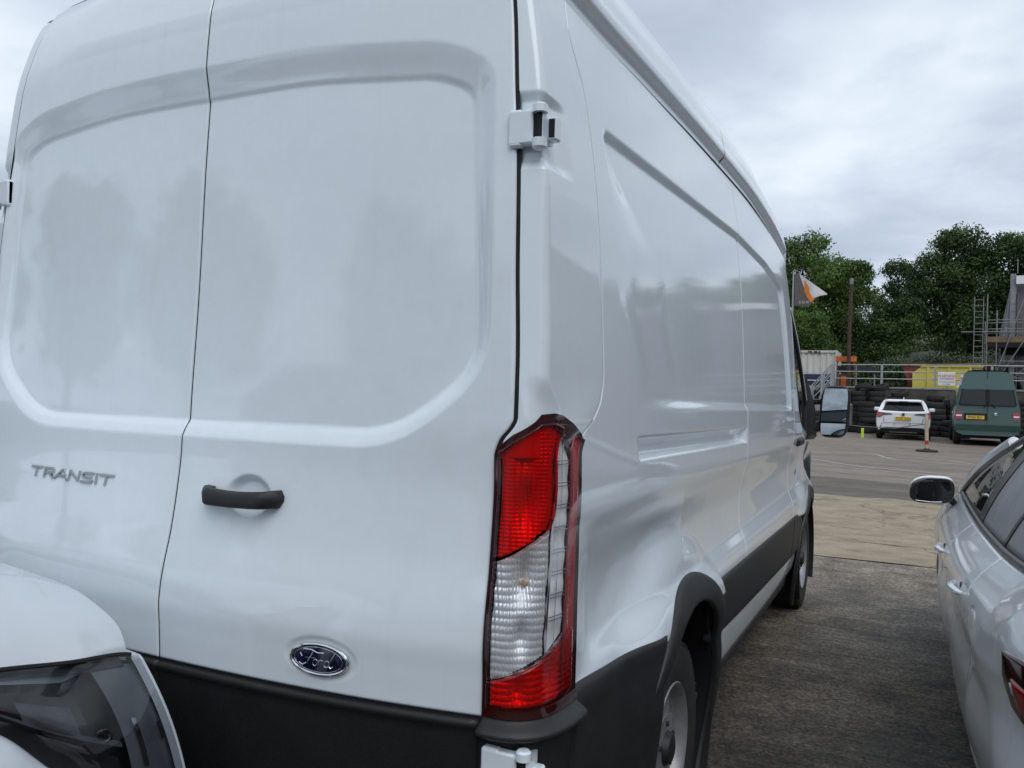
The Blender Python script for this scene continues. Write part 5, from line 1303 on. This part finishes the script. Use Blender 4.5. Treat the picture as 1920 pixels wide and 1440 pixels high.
# roof, tailgate glass, screen: swept between the two rails
idx = np.arange(0, 90); rows = []
for k in range(90):
    a = rail[k] + np.array([-.006, 0, .002]); s = np.linspace(0, 1, 41); x = lerp(a[0], 2 * XM - a[0], s)
    crown = .055 * np.clip((a[2] - 1.0) / .4, .05, 1); edge = ease(0, .07, s) * ease(0, .07, 1 - s) * .035 * ease(1.2, 1.4, a[2])
    bow = (.42 * (1 - (2 * s - 1) ** 2) * ease(1.42, 1.05, a[2]) if a[1] > 2.6 else -.20 * (1 - (2 * s - 1) ** 2) * ease(1.42, 1.15, a[2]))
    rows.append(np.stack([x, a[1] + bow, a[2] + edge + crown * (1 - (2 * s - 1) ** 2)], -1))
rows = np.array(rows)
sheet('windscreen', rows[:32], M['glass_tint'], SC); sheet('roof', rows[31:78], M['silver'], SC, fl=(0, 0, -1), depth=.02); sheet('tailgate_glass', rows[77:], M['glass_dark'], SC)
b = Bag(); b.tube((rail[:33] + np.array([.004, 0, .012])).tolist(), .026, 8); both(b, 'screen_pillar', M['silver'])
yb_ = np.linspace(4.1, 5.2, 30); rows = []
for y in yb_:
    e_ = float(sc_x(np.array(y), np.array(float(belt(y))))); s = np.linspace(0, 1, 31); rows.append(np.stack([lerp(e_, 2 * XM - e_, s), np.full(31, y), float(belt(y)) + .06 * (1 - (2 * s - 1) ** 2)], -1))
sheet('bonnet', rows, M['silver'], SC)
rows = []
for z in np.linspace(.28, 1.13, 40):
    e_ = float(sc_x(np.array(.51), np.array(min(z, 1.1)))); s = np.linspace(0, 1, 41); rows.append(np.stack([lerp(e_, 2 * XM - e_, s), .51 - .10 * (1 - (2 * s - 1) ** 4) + .06 * ease(.9, 1.13, z), np.full(41, z)], -1))
sheet('tailgate', rows, M['silver'], SC, fl=(0, 1, 0), depth=.02)
rows = []
for z in np.linspace(.26, .82, 20):
    e_ = float(sc_x(np.array(5.2), np.array(z))); s = np.linspace(0, 1, 41); rows.append(np.stack([lerp(e_, 2 * XM - e_, s), 5.2 + .12 * (1 - (2 * s - 1) ** 4), np.full(41, z)], -1))
sheet('front_bumper', rows, M['silver'], SC)
# tail lamp wrapping the rear corner
v = np.linspace(0, 1, 24)[:, None]; u = np.linspace(0, 1, 40)[None, :]
yy = lerp(.945, .54, u) + 0 * v; zt = np.interp(u, [0, .25, 1], [.915, .925, .935]) ; zb = np.interp(u, [0, .06, .35, 1], [.905, .775, .735, .72])
Z = lerp(zb + 0 * v, zt, v); P = np.stack([sc_x(yy, Z) - .008, yy, Z], -1)
sides(P, 'tail_lamp', M['red_dark'], .02)
P2 = P[5:16, 8:34] - np.array([.004, 0, 0]); sides(P2, 'lamp_lens', M['red_rim'], .006)
P3 = np.stack([sc_x(yy, Z) - .012, yy, Z], -1)[9:14, 7:13]; sides(P3, 'reverse_lens', M['silver_reflector'], .004)
# handles
for yh in (1.90, 2.80):
    b = Bag(); rings = []
    zc = .875 + .0
    for t in np.linspace(0, 1, 16):
        y = yh - .10 + .20 * t; x = float(sc_x(np.array(y), np.array(zc))); out = .010 + .030 * math.sin(math.pi * min(1, max(0, t))) ** .5; hh = .016 * (1 - .7 * abs(2 * t - 1) ** 4)
        rings.append([(x - out + .014, y, zc + hh), (x - out, y, zc + hh * .5), (x - out, y, zc - hh * .5), (x - out + .014, y, zc - hh)])
    b.loft(rings); h = both(b, 'door_handle', M['silver'])
    b = Bag(); x = float(sc_x(np.array(yh - .02), np.array(zc))); b.lathe([(0, -.001), (.016, -.001), (.020, .004)], 18, 'x', (x, yh + .0, zc + .004)); both(b, 'handle_cup', M['dark_trim'])
# door mirror
def mirror_bag(k):
    b = Bag(); rings = []
    for yv, s in ((3.555, .965), (3.56, 1.0), (3.62, 1.02), (3.70, .88), (3.76, .5)):
        r = []
        for t in np.linspace(0, 2 * math.pi, 37)[:-1]:
            c, sn = math.cos(t), math.sin(t)
            x = 1.794 + s * .112 * math.copysign(abs(c) ** (.42 if c > 0 else .95), c); z = 1.066 + s * (.070 * math.copysign(abs(sn) ** .75, sn)) * (1 - .12 * c * 0) + .018 * s * (-c) * (-.35) - .012 * (-c > .3) * (-c)
            r.append((x, yv, z))
        rings.append(r)
    b.loft(rings); return b
b = mirror_bag(1); sm = both(b, 'door_mirror', M['black_gloss'])
b = Bag()
arc = [(1.794 + .115 * math.copysign(abs(math.cos(t)) ** (.42 if math.cos(t) > 0 else .95), math.cos(t)), 3.63, 1.063 + .074 * abs(math.sin(t)) ** .75 + .018 * math.cos(t) * .35) for t in np.linspace(R(20), R(172), 20)]
b.loft([[(p[0], p[1] - .05, p[2] + .0) for p in arc], [(p[0], p[1] - .03, p[2] + .006) for p in arc], [(p[0], p[1] + .05, p[2] + .004) for p in arc]], caps=False, closed=False); both(b, 'mirror_cap', M['silver'])
rows = []
for z in np.linspace(-.058, .058, 12):
    hw = .094 * (1 - abs(z / .075) ** 3.0 * .6); s = np.linspace(-1, 1, 16); rows.append(np.stack([1.802 + hw * s * np.where(s < 0, .95, .9), 3.5535 - .003 * (1 - s * s), np.full(16, 1.068 + z) + .006 * s], -1))
sides(np.array(rows), 'mirror_glass', M['glass_dark'], .002)
b = Bag(); b.loft([[(1.845, 3.60, 1.03), (1.895, 3.58, 1.045), (1.895, 3.70, 1.045), (1.845, 3.69, 1.03)], [(1.895, 3.63, .985), (1.935, 3.62, .985), (1.935, 3.72, .985), (1.895, 3.71, .985)], [(1.915, 3.64, .955), (1.955, 3.63, .955), (1.955, 3.70, .955), (1.915, 3.70, .955)]]); both(b, 'mirror_stalk', M['black_gloss'])
b = Bag(); b.tube([(1.715, 3.552, 1.006), (1.79, 3.550, 1.002), (1.845, 3.552, 1.006)], .0035, 6); both(b, 'mirror_strip', M['satin'])
# wheels and inside
for hy in (1.32, 4.0):
    for sg in (1, -1):
        xo = 1.945; b = Bag(); mx_ = lambda x: x if sg > 0 else 2 * XM - x
        b.lathe([(.20, mx_(xo + .2)), (.31, mx_(xo + .2)), (.33, mx_(xo + .17)), (.33, mx_(xo + .03)), (.31, mx_(xo)), (.24, mx_(xo)), (.22, mx_(xo + .02))], 40, 'x', (0, hy, .33)); w = b.obj('wheel', M['rubber'], SC, smooth=True)
        b = Bag(); b.lathe([(0, mx_(xo + .01)), (.06, mx_(xo + .01)), (.08, mx_(xo + .03)), (.205, mx_(xo + .012)), (.225, mx_(xo + .004)), (.225, mx_(xo + .05))], 40, 'x', (0, hy, .33)); b.obj('rim', M['steel'], w, smooth=True)
        b = Bag(); b.lathe([(0, mx_(xo + .15)), (.37, mx_(xo + .15))], 24, 'x', (0, hy, .34)); b.obj('arch_liner', M['gap'], SC)
b = Bag(); b.box((1.97, .7, .20), (3.53, 5.0, .34)); b.box((2.08, .75, .34), (3.42, 1.45, .95)); b.box((2.08, 4.2, .34), (3.42, 5.0, .75)); b.obj('underbody', M['gap'], SC)
for sx in (2.40, 3.10):
    b = Bag(); b.box((sx - .24, 2.3, .4), (sx + .24, 2.85, .62), .05); b.box((sx - .23, 2.15, .55), (sx + .23, 2.32, 1.12), .05); b.box((sx - .12, 2.16, 1.14), (sx + .12, 2.26, 1.32), .04); b.obj('seat', M['plastic_grey'], SC, smooth=True)
b = Bag(); b.box((2.02, 3.45, .6), (3.48, 4.05, 1.0), .06); b.obj('dashboard', M['plastic'], SC, smooth=True)
b = Bag(); b.box((2.05, 1.55, .4), (3.45, 2.0, .98), .06); b.obj('rear_bench', M['plastic_grey'], SC, smooth=True)

# ---------------------------------------------------------------- white car nose at bottom left
NC = thing('white_car', (-.66, -2.4, 0), 'white car nose with smoked headlamp at bottom left, close behind the tall van', 'car')
XC = -.66
def nc_mirror(P): Q = np.array(P, float); Q[..., 0] = 2 * XC - Q[..., 0]; return Q
def nc(name, P, mat, fl=None, depth=.02, parent=None):
    o = sheet(name, P, mat, parent or NC, fl=fl, depth=depth); f2 = None if fl is None else (-fl[0], fl[1], fl[2])
    sheet(name, nc_mirror(P), mat, parent or NC, fl=f2, depth=depth); return o
lead = curve([(-.66, -.278), (-.36, -.285), (-.10, -.288), (.06, -.292), (.13, -.312), (.15, -.34)])
lead_z = curve([(-.66, 1.108), (-.36, 1.098), (-.20, 1.085), (-.08, 1.070), (.0, 1.045), (.08, 1.010), (.13, .972), (.15, .955)])
bx_edge = curve([(-1.5, .20), (-1.0, .185), (-.62, .162), (-.45, .150), (-.31, .130)])
v = np.linspace(0, 1, 90)[:, None]; u = np.linspace(0, 1, 120)[None, :]
X = None
def bonnet_pt(u, v):
    """u across from the middle to the right edge, v from the leading edge back"""
    xe = lerp(-.66, .132, u)
    yl = lead(xe); y = lerp(yl, -1.45, v ** 1.5)
    x = xe + (bx_edge(y) - .132) * u ** 3
    zl = lead_z(xe); back = (yl - y)
    rise = .075 * (1 - np.exp(-back / .20)) * (.35 + .65 * u) + .105 * back
    z = zl + rise * (1 - .25 * u ** 6)
    roll_ = -.050 * u ** 10 * ease(0, .25, back)
    z = z + roll_ + .010 * np.exp(-((u - .72) / .05) ** 2) * ease(0, .12, back)
    return x, y, z
bx_, by_, bz_ = bonnet_pt(u + 0 * v, v + 0 * u)
Pb = np.stack([bx_, by_, bz_], -1)
full = np.concatenate([nc_mirror(Pb)[:, :0:-1], Pb], 1)
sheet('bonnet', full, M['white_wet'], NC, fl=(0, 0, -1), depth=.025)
# lamp corner: top edge under the bonnet, bottom edge over the wing and bumper
T_ = spline([(.176, -.80, 1.043), (.166, -.62, 1.016), (.158, -.46, .984), (.148, -.335, .964), (.136, -.285, .948)], 60)
B_ = spline([(.232, -.80, 1.000), (.236, -.66, .930), (.262, -.575, .838), (.290, -.46, .735), (.278, -.33, .655), (.224, -.215, .640)], 60)
def corner_patch(T, B, bulge, nv=40):
    rows = []
    for s in np.linspace(0, 1, nv):
        r = lerp(T, B, s); k = math.sin(math.pi * s) ** .9
        t = np.linspace(0, 1, len(T)); d = np.stack([.85 * (1 - .35 * t), .45 * t ** 2, np.full_like(t, .35)], -1)
        w = bulge * np.clip(np.linalg.norm(T - B, axis=1) / .3, 0, 1) * (1 - .65 * t ** 3)
        rows.append(r + d * (k * w)[:, None])
    return np.array(rows)
hl = nc('headlight', corner_patch(T_ - np.array([.03, .03, .01]), B_ - np.array([.045, .04, .0]), .035), M['lamp_dark'])
cover = corner_patch(T_, B_, .050)
nc('lamp_cover', cover, M['smoke_cover'], parent=hl)
def inlay(name, u0, u1, v0, v1, depth, mat, n=14, bow=0.):
    P = []
    for s in np.linspace(0, 1, n):
        row = []
        for q in np.linspace(0, 1, n):
            uu_ = lerp(u0, u1, q); v_ = lerp(v0(uu_) if callable(v0) else v0, v1(uu_) if callable(v1) else v1, s)
            a = cover[int(round(v_ * 39)), int(round(uu_ * 59))]
            fu, fv = uu_ * 59, v_ * 39; i0, j0 = min(int(fv), 38), min(int(fu), 58); fa, fb = fv - i0, fu - j0
            a = (cover[i0, j0] * (1 - fa) * (1 - fb) + cover[i0 + 1, j0] * fa * (1 - fb) + cover[i0, j0 + 1] * (1 - fa) * fb + cover[i0 + 1, j0 + 1] * fa * fb)
            dd = depth - bow * (1 - (2 * q - 1) ** 2) * (1 - (2 * s - 1) ** 2)
            row.append(a - np.array([.75, .45, .30]) * dd)
        P.append(row)
    nc(name, np.array(P), mat, parent=hl)
inlay('lamp_bezel', .02, .62, .12, .46, .030, M['lamp_dark'], bow=-.012)
inlay('projector_lens', .36, .56, .34, .60, .022, M['lamp_smoke'], bow=.012)
inlay('lamp_shelf', .05, .72, .56, .60, .020, M['lamp_smoke'])
inlay('lamp_bezel', .10, .70, .66, .95, .026, M['lamp_dark'], bow=-.01)
inlay('light_guide', .73, .975, .05, .97, .016, M['lamp_grey'], bow=.010)
inlay('light_guide', .775, .80, .42, .72, .006, M['chrome'])
inlay('lamp_marker', .905, .935, .48, .60, .003, M['lamp_dark'])
inlay('lamp_trim', .02, .90, .0, .07, .012, M['lamp_dark'])
# black gap under the bonnet, wing, bumper strip
b = Bag(); b.tube((T_[:57] + np.array([-.004, .0, .001])).tolist(), .0055, 6)
o = b.obj('bonnet_gap', M['gap'], NC, smooth=True); c = Bag(); c.V = [(2 * XC - p[0], p[1], p[2]) for p in b.V]; c.F = b.F; c.obj('bonnet_gap', M['gap'], NC, smooth=True)
wing_top = np.concatenate([np.stack([np.full(30, .20) + np.linspace(.012, -.02, 30), np.linspace(-1.45, -.81, 30), np.linspace(1.12, 1.022, 30)], -1), B_[:48] + np.array([.003, 0, -.004])])
rows = []
for s in np.linspace(0, 1, 40):
    y = wing_top[:, 1]; zlo = np.maximum(.30, np.where(np.abs(y + .85) < .40, .36 + np.sqrt(np.maximum(.40 ** 2 - (y + .85) ** 2, 0)), .30)); zlo = np.minimum(zlo, wing_top[:, 2] - .05)
    z = lerp(wing_top[:, 2], zlo, s); x = wing_top[:, 0] + .085 * (1 - (1 - min(1, s * 2.2)) ** 2) * np.clip((.30 - wing_top[:, 0]) / .085, 0, 1) - .05 * max(0, s - .6)
    rows.append(np.stack([x, y, z], -1))
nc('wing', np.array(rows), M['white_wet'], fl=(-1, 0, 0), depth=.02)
Fe = cover[:, -1] ; rows = []
zq = np.r_[Fe[:, 2], np.linspace(Fe[-1, 2] - .01, .28, 20)]; xq = np.r_[Fe[:, 0], np.full(20, Fe[-1, 0]) + np.linspace(0, .03, 20)]; yq = np.r_[Fe[:, 1], np.full(20, Fe[-1, 1])]
for s in np.linspace(0, 1, 60):
    if s < .12:
        k = s / .12; rows.append(np.stack([xq + .002 * math.sin(math.pi * k) - .006 * k, yq + .002 + .010 * k, zq - .002 * k], -1))
    else:
        k = (s - .12) / .88; rows.append(np.stack([lerp(xq - .006, XC, k), yq + .0115 + (.04 - (yq + .285) * .5) * ease(0, .8, k), zq + (.10 * ease(0, .6, k)) * ease(.7, .98, zq)], -1))
nc('front_bumper', np.array(rows), M['white_wet'], fl=(0, -1, 0), depth=.02)
# body behind
wsp = curve([(-2.35, 1.72), (-2.1, 1.58), (-1.75, 1.36), (-1.45, 1.22)])
rows = []
for y in np.linspace(-1.45, -2.35, 20):
    s = np.linspace(-1, 1, 31); hw = np.interp(y, [-2.35, -1.45], [.66, .80]); rows.append(np.stack([XC + hw * s, y + .22 * (1 - s * s) * 0, float(wsp(y)) + .05 * (1 - s * s)], -1))
sheet('windscreen', np.array(rows), M['glass_dark'], NC)
rows = []
for y in np.linspace(-2.35, -4.6, 20):
    s = np.linspace(-1, 1, 31); rows.append(np.stack([XC + .66 * s, np.full(31, y), 1.70 + .06 * (1 - s * s) - .35 * ease(-4.2, -4.6, y) - .03 * np.abs(s) ** 6], -1))
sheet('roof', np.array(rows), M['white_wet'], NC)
rows = []
for y in np.linspace(-1.46, -4.75, 40):
    zz = np.linspace(.30, 1.12, 20); rows.append(np.stack([.262 + .03 * np.sin(np.pi * (zz - .3) / .82) - .12 * ease(-4.3, -4.75, y) + 0 * zz, np.full(20, y), zz], -1))
nc('body_side', np.array(rows), M['white_wet'])
rows = []
for y in np.linspace(-1.50, -4.6, 30):
    ztop = np.interp(y, [-4.6, -4.2, -2.35, -1.5], [1.35, 1.66, 1.66, 1.16]); rows.append(np.stack([lerp(.262, .0 + (.262 - .0) * (1 - (ztop - 1.12) / .75), np.linspace(0, 1, 10)), np.full(10, y), lerp(1.12, ztop, np.linspace(0, 1, 10))], -1))
nc('side_glass', np.array(rows), M['glass_dark'])
b = Bag(); b.box((XC - .85, -4.75, .30), (XC + .85, -4.70, 1.3)); b.obj('tailgate', M['white_wet'], NC)
b = Bag(); b.box((XC - .78, -4.6, .25), (XC + .78, -.42, .85)); b.obj('underbody', M['gap'], NC)
for hy in (-.92, -3.8):
    for sg in (1, -1):
        xo = XC + sg * .90; b = Bag(); b.lathe([(.2, xo - sg * .2), (.34, xo - sg * .2), (.355, xo - sg * .17), (.355, xo - sg * .03), (.335, xo), (.25, xo), (.23, xo - sg * .02)], 36, 'x', (0, hy, .355)); w = b.obj('wheel', M['rubber'], NC, smooth=True)
        b = Bag(); b.lathe([(0, xo - sg * .01), (.08, xo - sg * .03), (.215, xo - sg * .012), (.235, xo - sg * .004)], 36, 'x', (0, hy, .355)); b.obj('rim', M['steel'], w, smooth=True)

# ---------------------------------------------------------------- white estate across the yard
def outline(half, zs): return zs, half
def loft_car(t, secs, mat, name='body'):
    """secs: (y, [(half width, z) ...]) from rear to front"""
    B = Bag(); rings = []
    for y, pr in secs: rings.append([(cx0 + w, y + dy, z) for w, z, dy in pr] + [(cx0 - w, y + dy, z) for w, z, dy in pr[::-1]])
    B.loft(rings); return B.obj(name, mat, t, smooth=True, sharp=28)
ty, cx0 = 31.0, 1.385
g0 = float(gz(ty + 1))
WE = thing('white_estate', (cx0, ty + 2.3, g0), 'white estate car parked nose-in against the tyre stacks, seen from behind', 'car')
def pts(l): return [(w, g0 + z, dy) for w, z, dy in l]
lower = [(.60, .24, .10), (.80, .30, .06), (.885, .50, .02), (.895, .70, .0), (.885, .84, .02), (.84, .965, .05)]
loft_car(WE, [(ty, pts([(w * .96, z, dy) for w, z, dy in lower])), (ty + .12, pts(lower)), (ty + .9, pts([(w * 1.01, z, 0) for w, z, dy in lower])), (ty + 3.2, pts([(w, z * (1 if z < .8 else .97), 0) for w, z, dy in lower])), (ty + 4.2, pts([(w * .95, z * (1 if z < .7 else .86), 0) for w, z, dy in lower])), (ty + 4.6, pts([(w * .75, z * (1 if z < .6 else .75), 0) for w, z, dy in lower]))], M['white2'])
upper = [(.84, .955, .06), (.80, 1.10, .20), (.715, 1.30, .38), (.64, 1.405, .46), (.50, 1.44, .46)]
loft_car(WE, [(ty - .0, pts(upper)), (ty + .6, pts([(w, z + .01, 0) for w, z, dy in upper])), (ty + 2.2, pts([(w, z + .015, 0) for w, z, dy in upper])), (ty + 3.3, pts([(w * .97, .95 + (z - .955) * .12, 0) for w, z, dy in upper]))], M['white2'], 'cabin')
def rear_quad(name, poly, yf, mat, parent, d=.012, cx=None, gg=None):
    cx = cx0 if cx is None else cx; gg = g0 if gg is None else gg
    B = Bag(); B.prism(poly, lambda x, z: (cx + x, yf(z) - d, gg + z), lambda x, z: (cx + x, yf(z) + .03, gg + z)); return B.obj(name, mat, parent)
yf_up = lambda z: ty + np.interp(z, [.955, 1.10, 1.30, 1.405], [.06, .20, .38, .46])
yf_lo = lambda z: ty + np.interp(z, [.24, .30, .50, .70, .84, .965], [.10, .06, .02, .0, .02, .05])
rear_quad('tailgate_glass', [(-.70, 1.05), (-.66, 1.09), (-.595, 1.30), (-.5, 1.335), (0, 1.345), (.5, 1.335), (.595, 1.30), (.66, 1.09), (.70, 1.05), (.55, 1.035), (0, 1.02), (-.55, 1.035)], yf_up, M['glass_dark'], WE, .018)
rear_quad('wiper', [(-.35, 1.20), (-.33, 1.215), (.05, 1.065), (.03, 1.045)], yf_up, M['gap'], WE, .035)
b = Bag(); b.box((cx0 - .60, ty + .26, g0 + 1.352), (cx0 + .60, ty + .50, g0 + 1.40), .012); b.obj('spoiler', M['white2'], WE, smooth=True)
b = Bag(); b.box((cx0 - .15, ty + .252, g0 + 1.357), (cx0 + .15, ty + .27, g0 + 1.375)); b.obj('brake_light', M['red_dark'], WE)
for sg in (-1, 1):
    L = rear_quad('tail_lamp', [(sg * .865, .99), (sg * .60, .955), (sg * .36, .925), (sg * .36, .895), (sg * .64, .875), (sg * .75, .79), (sg * .865, .80)][::sg], yf_lo, M['red_dark'], WE, .02)
    rear_quad('lamp_lens', [(sg * .855, .965), (sg * .66, .935), (sg * .70, .87), (sg * .77, .81), (sg * .855, .815)][::sg], yf_lo, M['red_rim'], L, .028)
    b = Bag(); b.box((cx0 + sg * .97 - .10, ty + 3.0, g0 + .98), (cx0 + sg * .97 + .10, ty + 3.12, g0 + 1.12), .03); b.obj('door_mirror', M['white2'], WE, smooth=True)
    b = Bag(); b.tube([(cx0 + sg * .60, ty + .6, g0 + 1.45), (cx0 + sg * .60, ty + 2.0, g0 + 1.46)], .018, 6); b.obj('roof_rail', M['satin'], WE, smooth=True)
    b = Bag(); b.box((cx0 + sg * .72 - .012, ty - .004, g0 + .40), (cx0 + sg * .72 + .012, ty + .05, g0 + .50)); b.obj('reflector', M['red_dark'], WE)
    for hy in (.95, 3.65):
        b = Bag(); xo = cx0 + sg * .895; b.lathe([(.2, xo - sg * .21), (.31, xo - sg * .21), (.325, xo - sg * .18), (.325, xo - sg * .03), (.305, xo), (.23, xo - sg * .01), (0, xo - sg * .03)], 24, 'x', (0, ty + hy, float(gz(ty + hy)) + .325)); b.obj('wheel', M['rubber'], WE, smooth=True)
    b = Bag(); b.add([(cx0 + sg * .80, ty + .62, g0 + 1.02), (cx0 + sg * .86, ty + 3.0, g0 + 1.0), (cx0 + sg * .70, ty + 2.2, g0 + 1.38), (cx0 + sg * .71, ty + .75, g0 + 1.34)], [(0, 1, 2, 3)]); b.obj('side_glass', M['glass_dark'], WE)
rear_quad('lower_diffuser', [(-.84, .30), (-.70, .40), (-.60, .44), (.60, .44), (.70, .40), (.84, .30), (.60, .235), (-.60, .235)], yf_lo, M['plastic_black'], WE, .02)
b = Bag(); b.box((cx0 - .45, ty + .02, g0 + .26), (cx0 + .45, ty + .06, g0 + .275)); b.obj('diffuser_trim', M['galv_dull'], WE)
P_ = rear_quad('number_plate', [(-.26, .70), (-.26, .82), (.26, .82), (.26, .70)], lambda z: ty, M['plate'], WE, .022)
writing('plate_text', 'YD24 GGU', .125, M['ink'], P_, facing((cx0, ty - .0235, g0 + .758)), squash=.80)
b = Bag(); b.lathe([(0, ty - .02), (.05, ty - .02), (.06, ty + .0), (.06, ty + .06)], 20, 'y', (cx0, 0, g0 + .90)); bd = b.obj('badge', M['chrome'], WE, smooth=True)
b = Bag(); b.lathe([(0, ty - .0225), (.038, ty - .022), (.040, ty - .019)], 20, 'y', (cx0, 0, g0 + .90)); b.obj('badge_centre', M['blue_badge'], bd, smooth=True)
b = Bag(); b.loft([[(cx0 - .02, ty + .70, g0 + 1.455), (cx0 + .02, ty + .70, g0 + 1.455), (cx0 + .02, ty + .86, g0 + 1.455), (cx0 - .02, ty + .86, g0 + 1.455)], [(cx0 - .006, ty + .69, g0 + 1.53), (cx0 + .006, ty + .69, g0 + 1.53), (cx0 + .006, ty + .73, g0 + 1.53), (cx0 - .006, ty + .73, g0 + 1.53)]]); b.obj('roof_aerial', M['white2'], WE)
for x0, z0_, x1, z1_ in ((-.62, .60, .62, .60), (-.62, .60, -.64, .80), (.62, .60, .64, .80)):
    b = Bag(); b.tube([(cx0 + x0, ty - .002, g0 + z0_), (cx0 + x1, ty - .002, g0 + z1_)], .006, 5); b.obj('tailgate_gap', M['gap'], WE)
for x in (-.70, -.28, .22, .70):
    b = Bag(); b.lathe([(0, ty - .002), (.018, ty - .002), (.018, ty + .05)], 10, 'y', (cx0 + x, 0, g0 + .57)); b.obj('parking_sensor', M['galv_dull'], WE)

# ---------------------------------------------------------------- green high-top van
gy, gcx = 29.2, 3.86
g1 = float(gz(gy)); cx0_, cx0 = cx0, gcx
GV = thing('green_van', (gcx, gy + 2.4, g1), 'dark green high-top van with yellow plate parked right of the white estate', 'van')
def p2(l): return [(w, g1 + z, dy) for w, z, dy in l]
body = [(.70, .34, .06), (.90, .42, .03), (.945, .60, .0), (.95, .95, .02), (.94, 1.18, .05), (.87, 1.50, .10), (.80, 1.86, .17), (.76, 1.98, .20), (.70, 2.08, .22)]
loft_car(GV, [(gy, p2([(w * .97, z, dy) for w, z, dy in body])), (gy + .12, p2(body)), (gy + 3.4, p2([(w, z, 0) for w, z, dy in body])), (gy + 4.3, p2([(w * .95, z if z < 1.1 else 1.05 + (z - 1.05) * .15, 0) for w, z, dy in body])), (gy + 4.85, p2([(w * .85, z if z < .8 else .8 + (z - .8) * .1, 0) for w, z, dy in body]))], M['green'])
hi = [(.79, 1.84, .16), (.76, 1.98, .20), (.72, 2.20, .26), (.66, 2.36, .31), (.56, 2.44, .36), (.40, 2.47, .40)]
loft_car(GV, [(gy - .02, p2(hi)), (gy + .3, p2([(w, z, 0) for w, z, dy in hi])), (gy + 2.6, p2([(w, z, 0) for w, z, dy in hi])), (gy + 3.5, p2([(w * .85, 1.84 + (z - 1.84) * .3, 0) for w, z, dy in hi]))], M['green'], 'high_roof')
yg = lambda z: gy + float(np.interp(z, [.34, .42, .60, .95, 1.18, 1.5, 1.86, 2.08], [.06, .03, 0, .02, .05, .10, .17, .22]))
def gq(name, poly, mat, parent=GV, d=.012): return rear_quad(name, poly, yg, mat, parent, d, gcx, g1)
gq('window_seal', [(-.80, 1.30), (-.82, 1.36), (-.72, 1.88), (-.66, 1.925), (.66, 1.925), (.72, 1.88), (.82, 1.36), (.80, 1.30)], M['gap'], d=.014)
gq('rear_glass', [(-.765, 1.33), (-.78, 1.38), (-.69, 1.865), (-.64, 1.895), (-.06, 1.895), (-.06, 1.33)], M['glass_dark'], d=.02)
gq('rear_glass', [(.06, 1.33), (.06, 1.895), (.64, 1.895), (.69, 1.865), (.78, 1.38), (.765, 1.33)], M['glass_dark'], d=.02)
for sg in (-1, 1):
    L = gq('tail_lamp', [(sg * .90, .86), (sg * .90, 1.10), (sg * .72, 1.10), (sg * .71, .86)][::-sg], M['red_rim'], d=.02)
    gq('reverse_lens', [(sg * .89, .955), (sg * .89, .995), (sg * .73, .995), (sg * .73, .955)][::-sg], M['silver_reflector'], L, .028)
    for hy in (.95, 3.95):
        b = Bag(); xo = gcx + sg * .93; b.lathe([(.2, xo - sg * .22), (.31, xo - sg * .22), (.33, xo - sg * .19), (.33, xo - sg * .03), (.31, xo), (.23, xo - sg * .01), (0, xo - sg * .03)], 24, 'x', (0, gy + hy, float(gz(gy + hy)) + .33)); b.obj('wheel', M['rubber'], GV, smooth=True)
    b = Bag(); b.box((gcx + sg * 1.06 - .11, gy + 3.6, g1 + 1.25), (gcx + sg * 1.06 + .11, gy + 3.72, g1 + 1.48), .03); b.obj('door_mirror', M['plastic'], GV, smooth=True)
pl_ = gq('number_plate', [(-.60, .87), (-.60, .985), (-.08, .985), (-.08, .87)], M['plate'], d=.018)
writing('plate_text', 'PN60 BLV', .12, M['ink'], pl_, facing((gcx - .34, yg(.93) - .0195, g1 + .925)), squash=.80)
gq('plate_recess', [(-.66, .85), (-.66, 1.05), (.0, 1.05), (.0, .85)], M['gap'], d=.008)
b = Bag(); b.lathe([(0, yg(1.03) - .03), (.055, yg(1.03) - .025), (.065, yg(1.03) + .0)], 16, 'y', (gcx + .24, 0, g1 + 1.035)); b.obj('badge', M['chrome'], GV, smooth=True)
gq('rear_bumper', [(-.93, .50), (-.93, .66), (.93, .66), (.93, .50)], M['green'], d=.05)
gq('bumper_top', [(-.90, .662), (-.90, .69), (.90, .69), (.90, .662)], M['plastic_grey'], d=.04)
b = Bag(); b.tube([(gcx, gy + .03, g1 + .70), (gcx, yg(1.3) - .003, g1 + 1.29)], .008, 5); b.tube([(gcx, yg(1.92) + .02, g1 + 1.93), (gcx, gy + .28, g1 + 2.44)], .008, 5); b.obj('door_gap', M['gap'], GV)
b = Bag(); b.tube([(gcx - .10, yg(1.3) - .03, g1 + 1.24), (gcx + .02, yg(1.4) - .03, g1 + 1.42)], .012, 5); b.tube([(gcx + .22, yg(1.3) - .03, g1 + 1.24), (gcx + .10, yg(1.4) - .03, g1 + 1.38)], .012, 5); b.obj('wiper', M['gap'], GV)
b = Bag(); b.box((gcx - .80, gy + .3, g1 + .24), (gcx + .80, gy + 4.5, g1 + .42)); b.obj('underbody', M['gap'], GV)
cx0 = cx0_
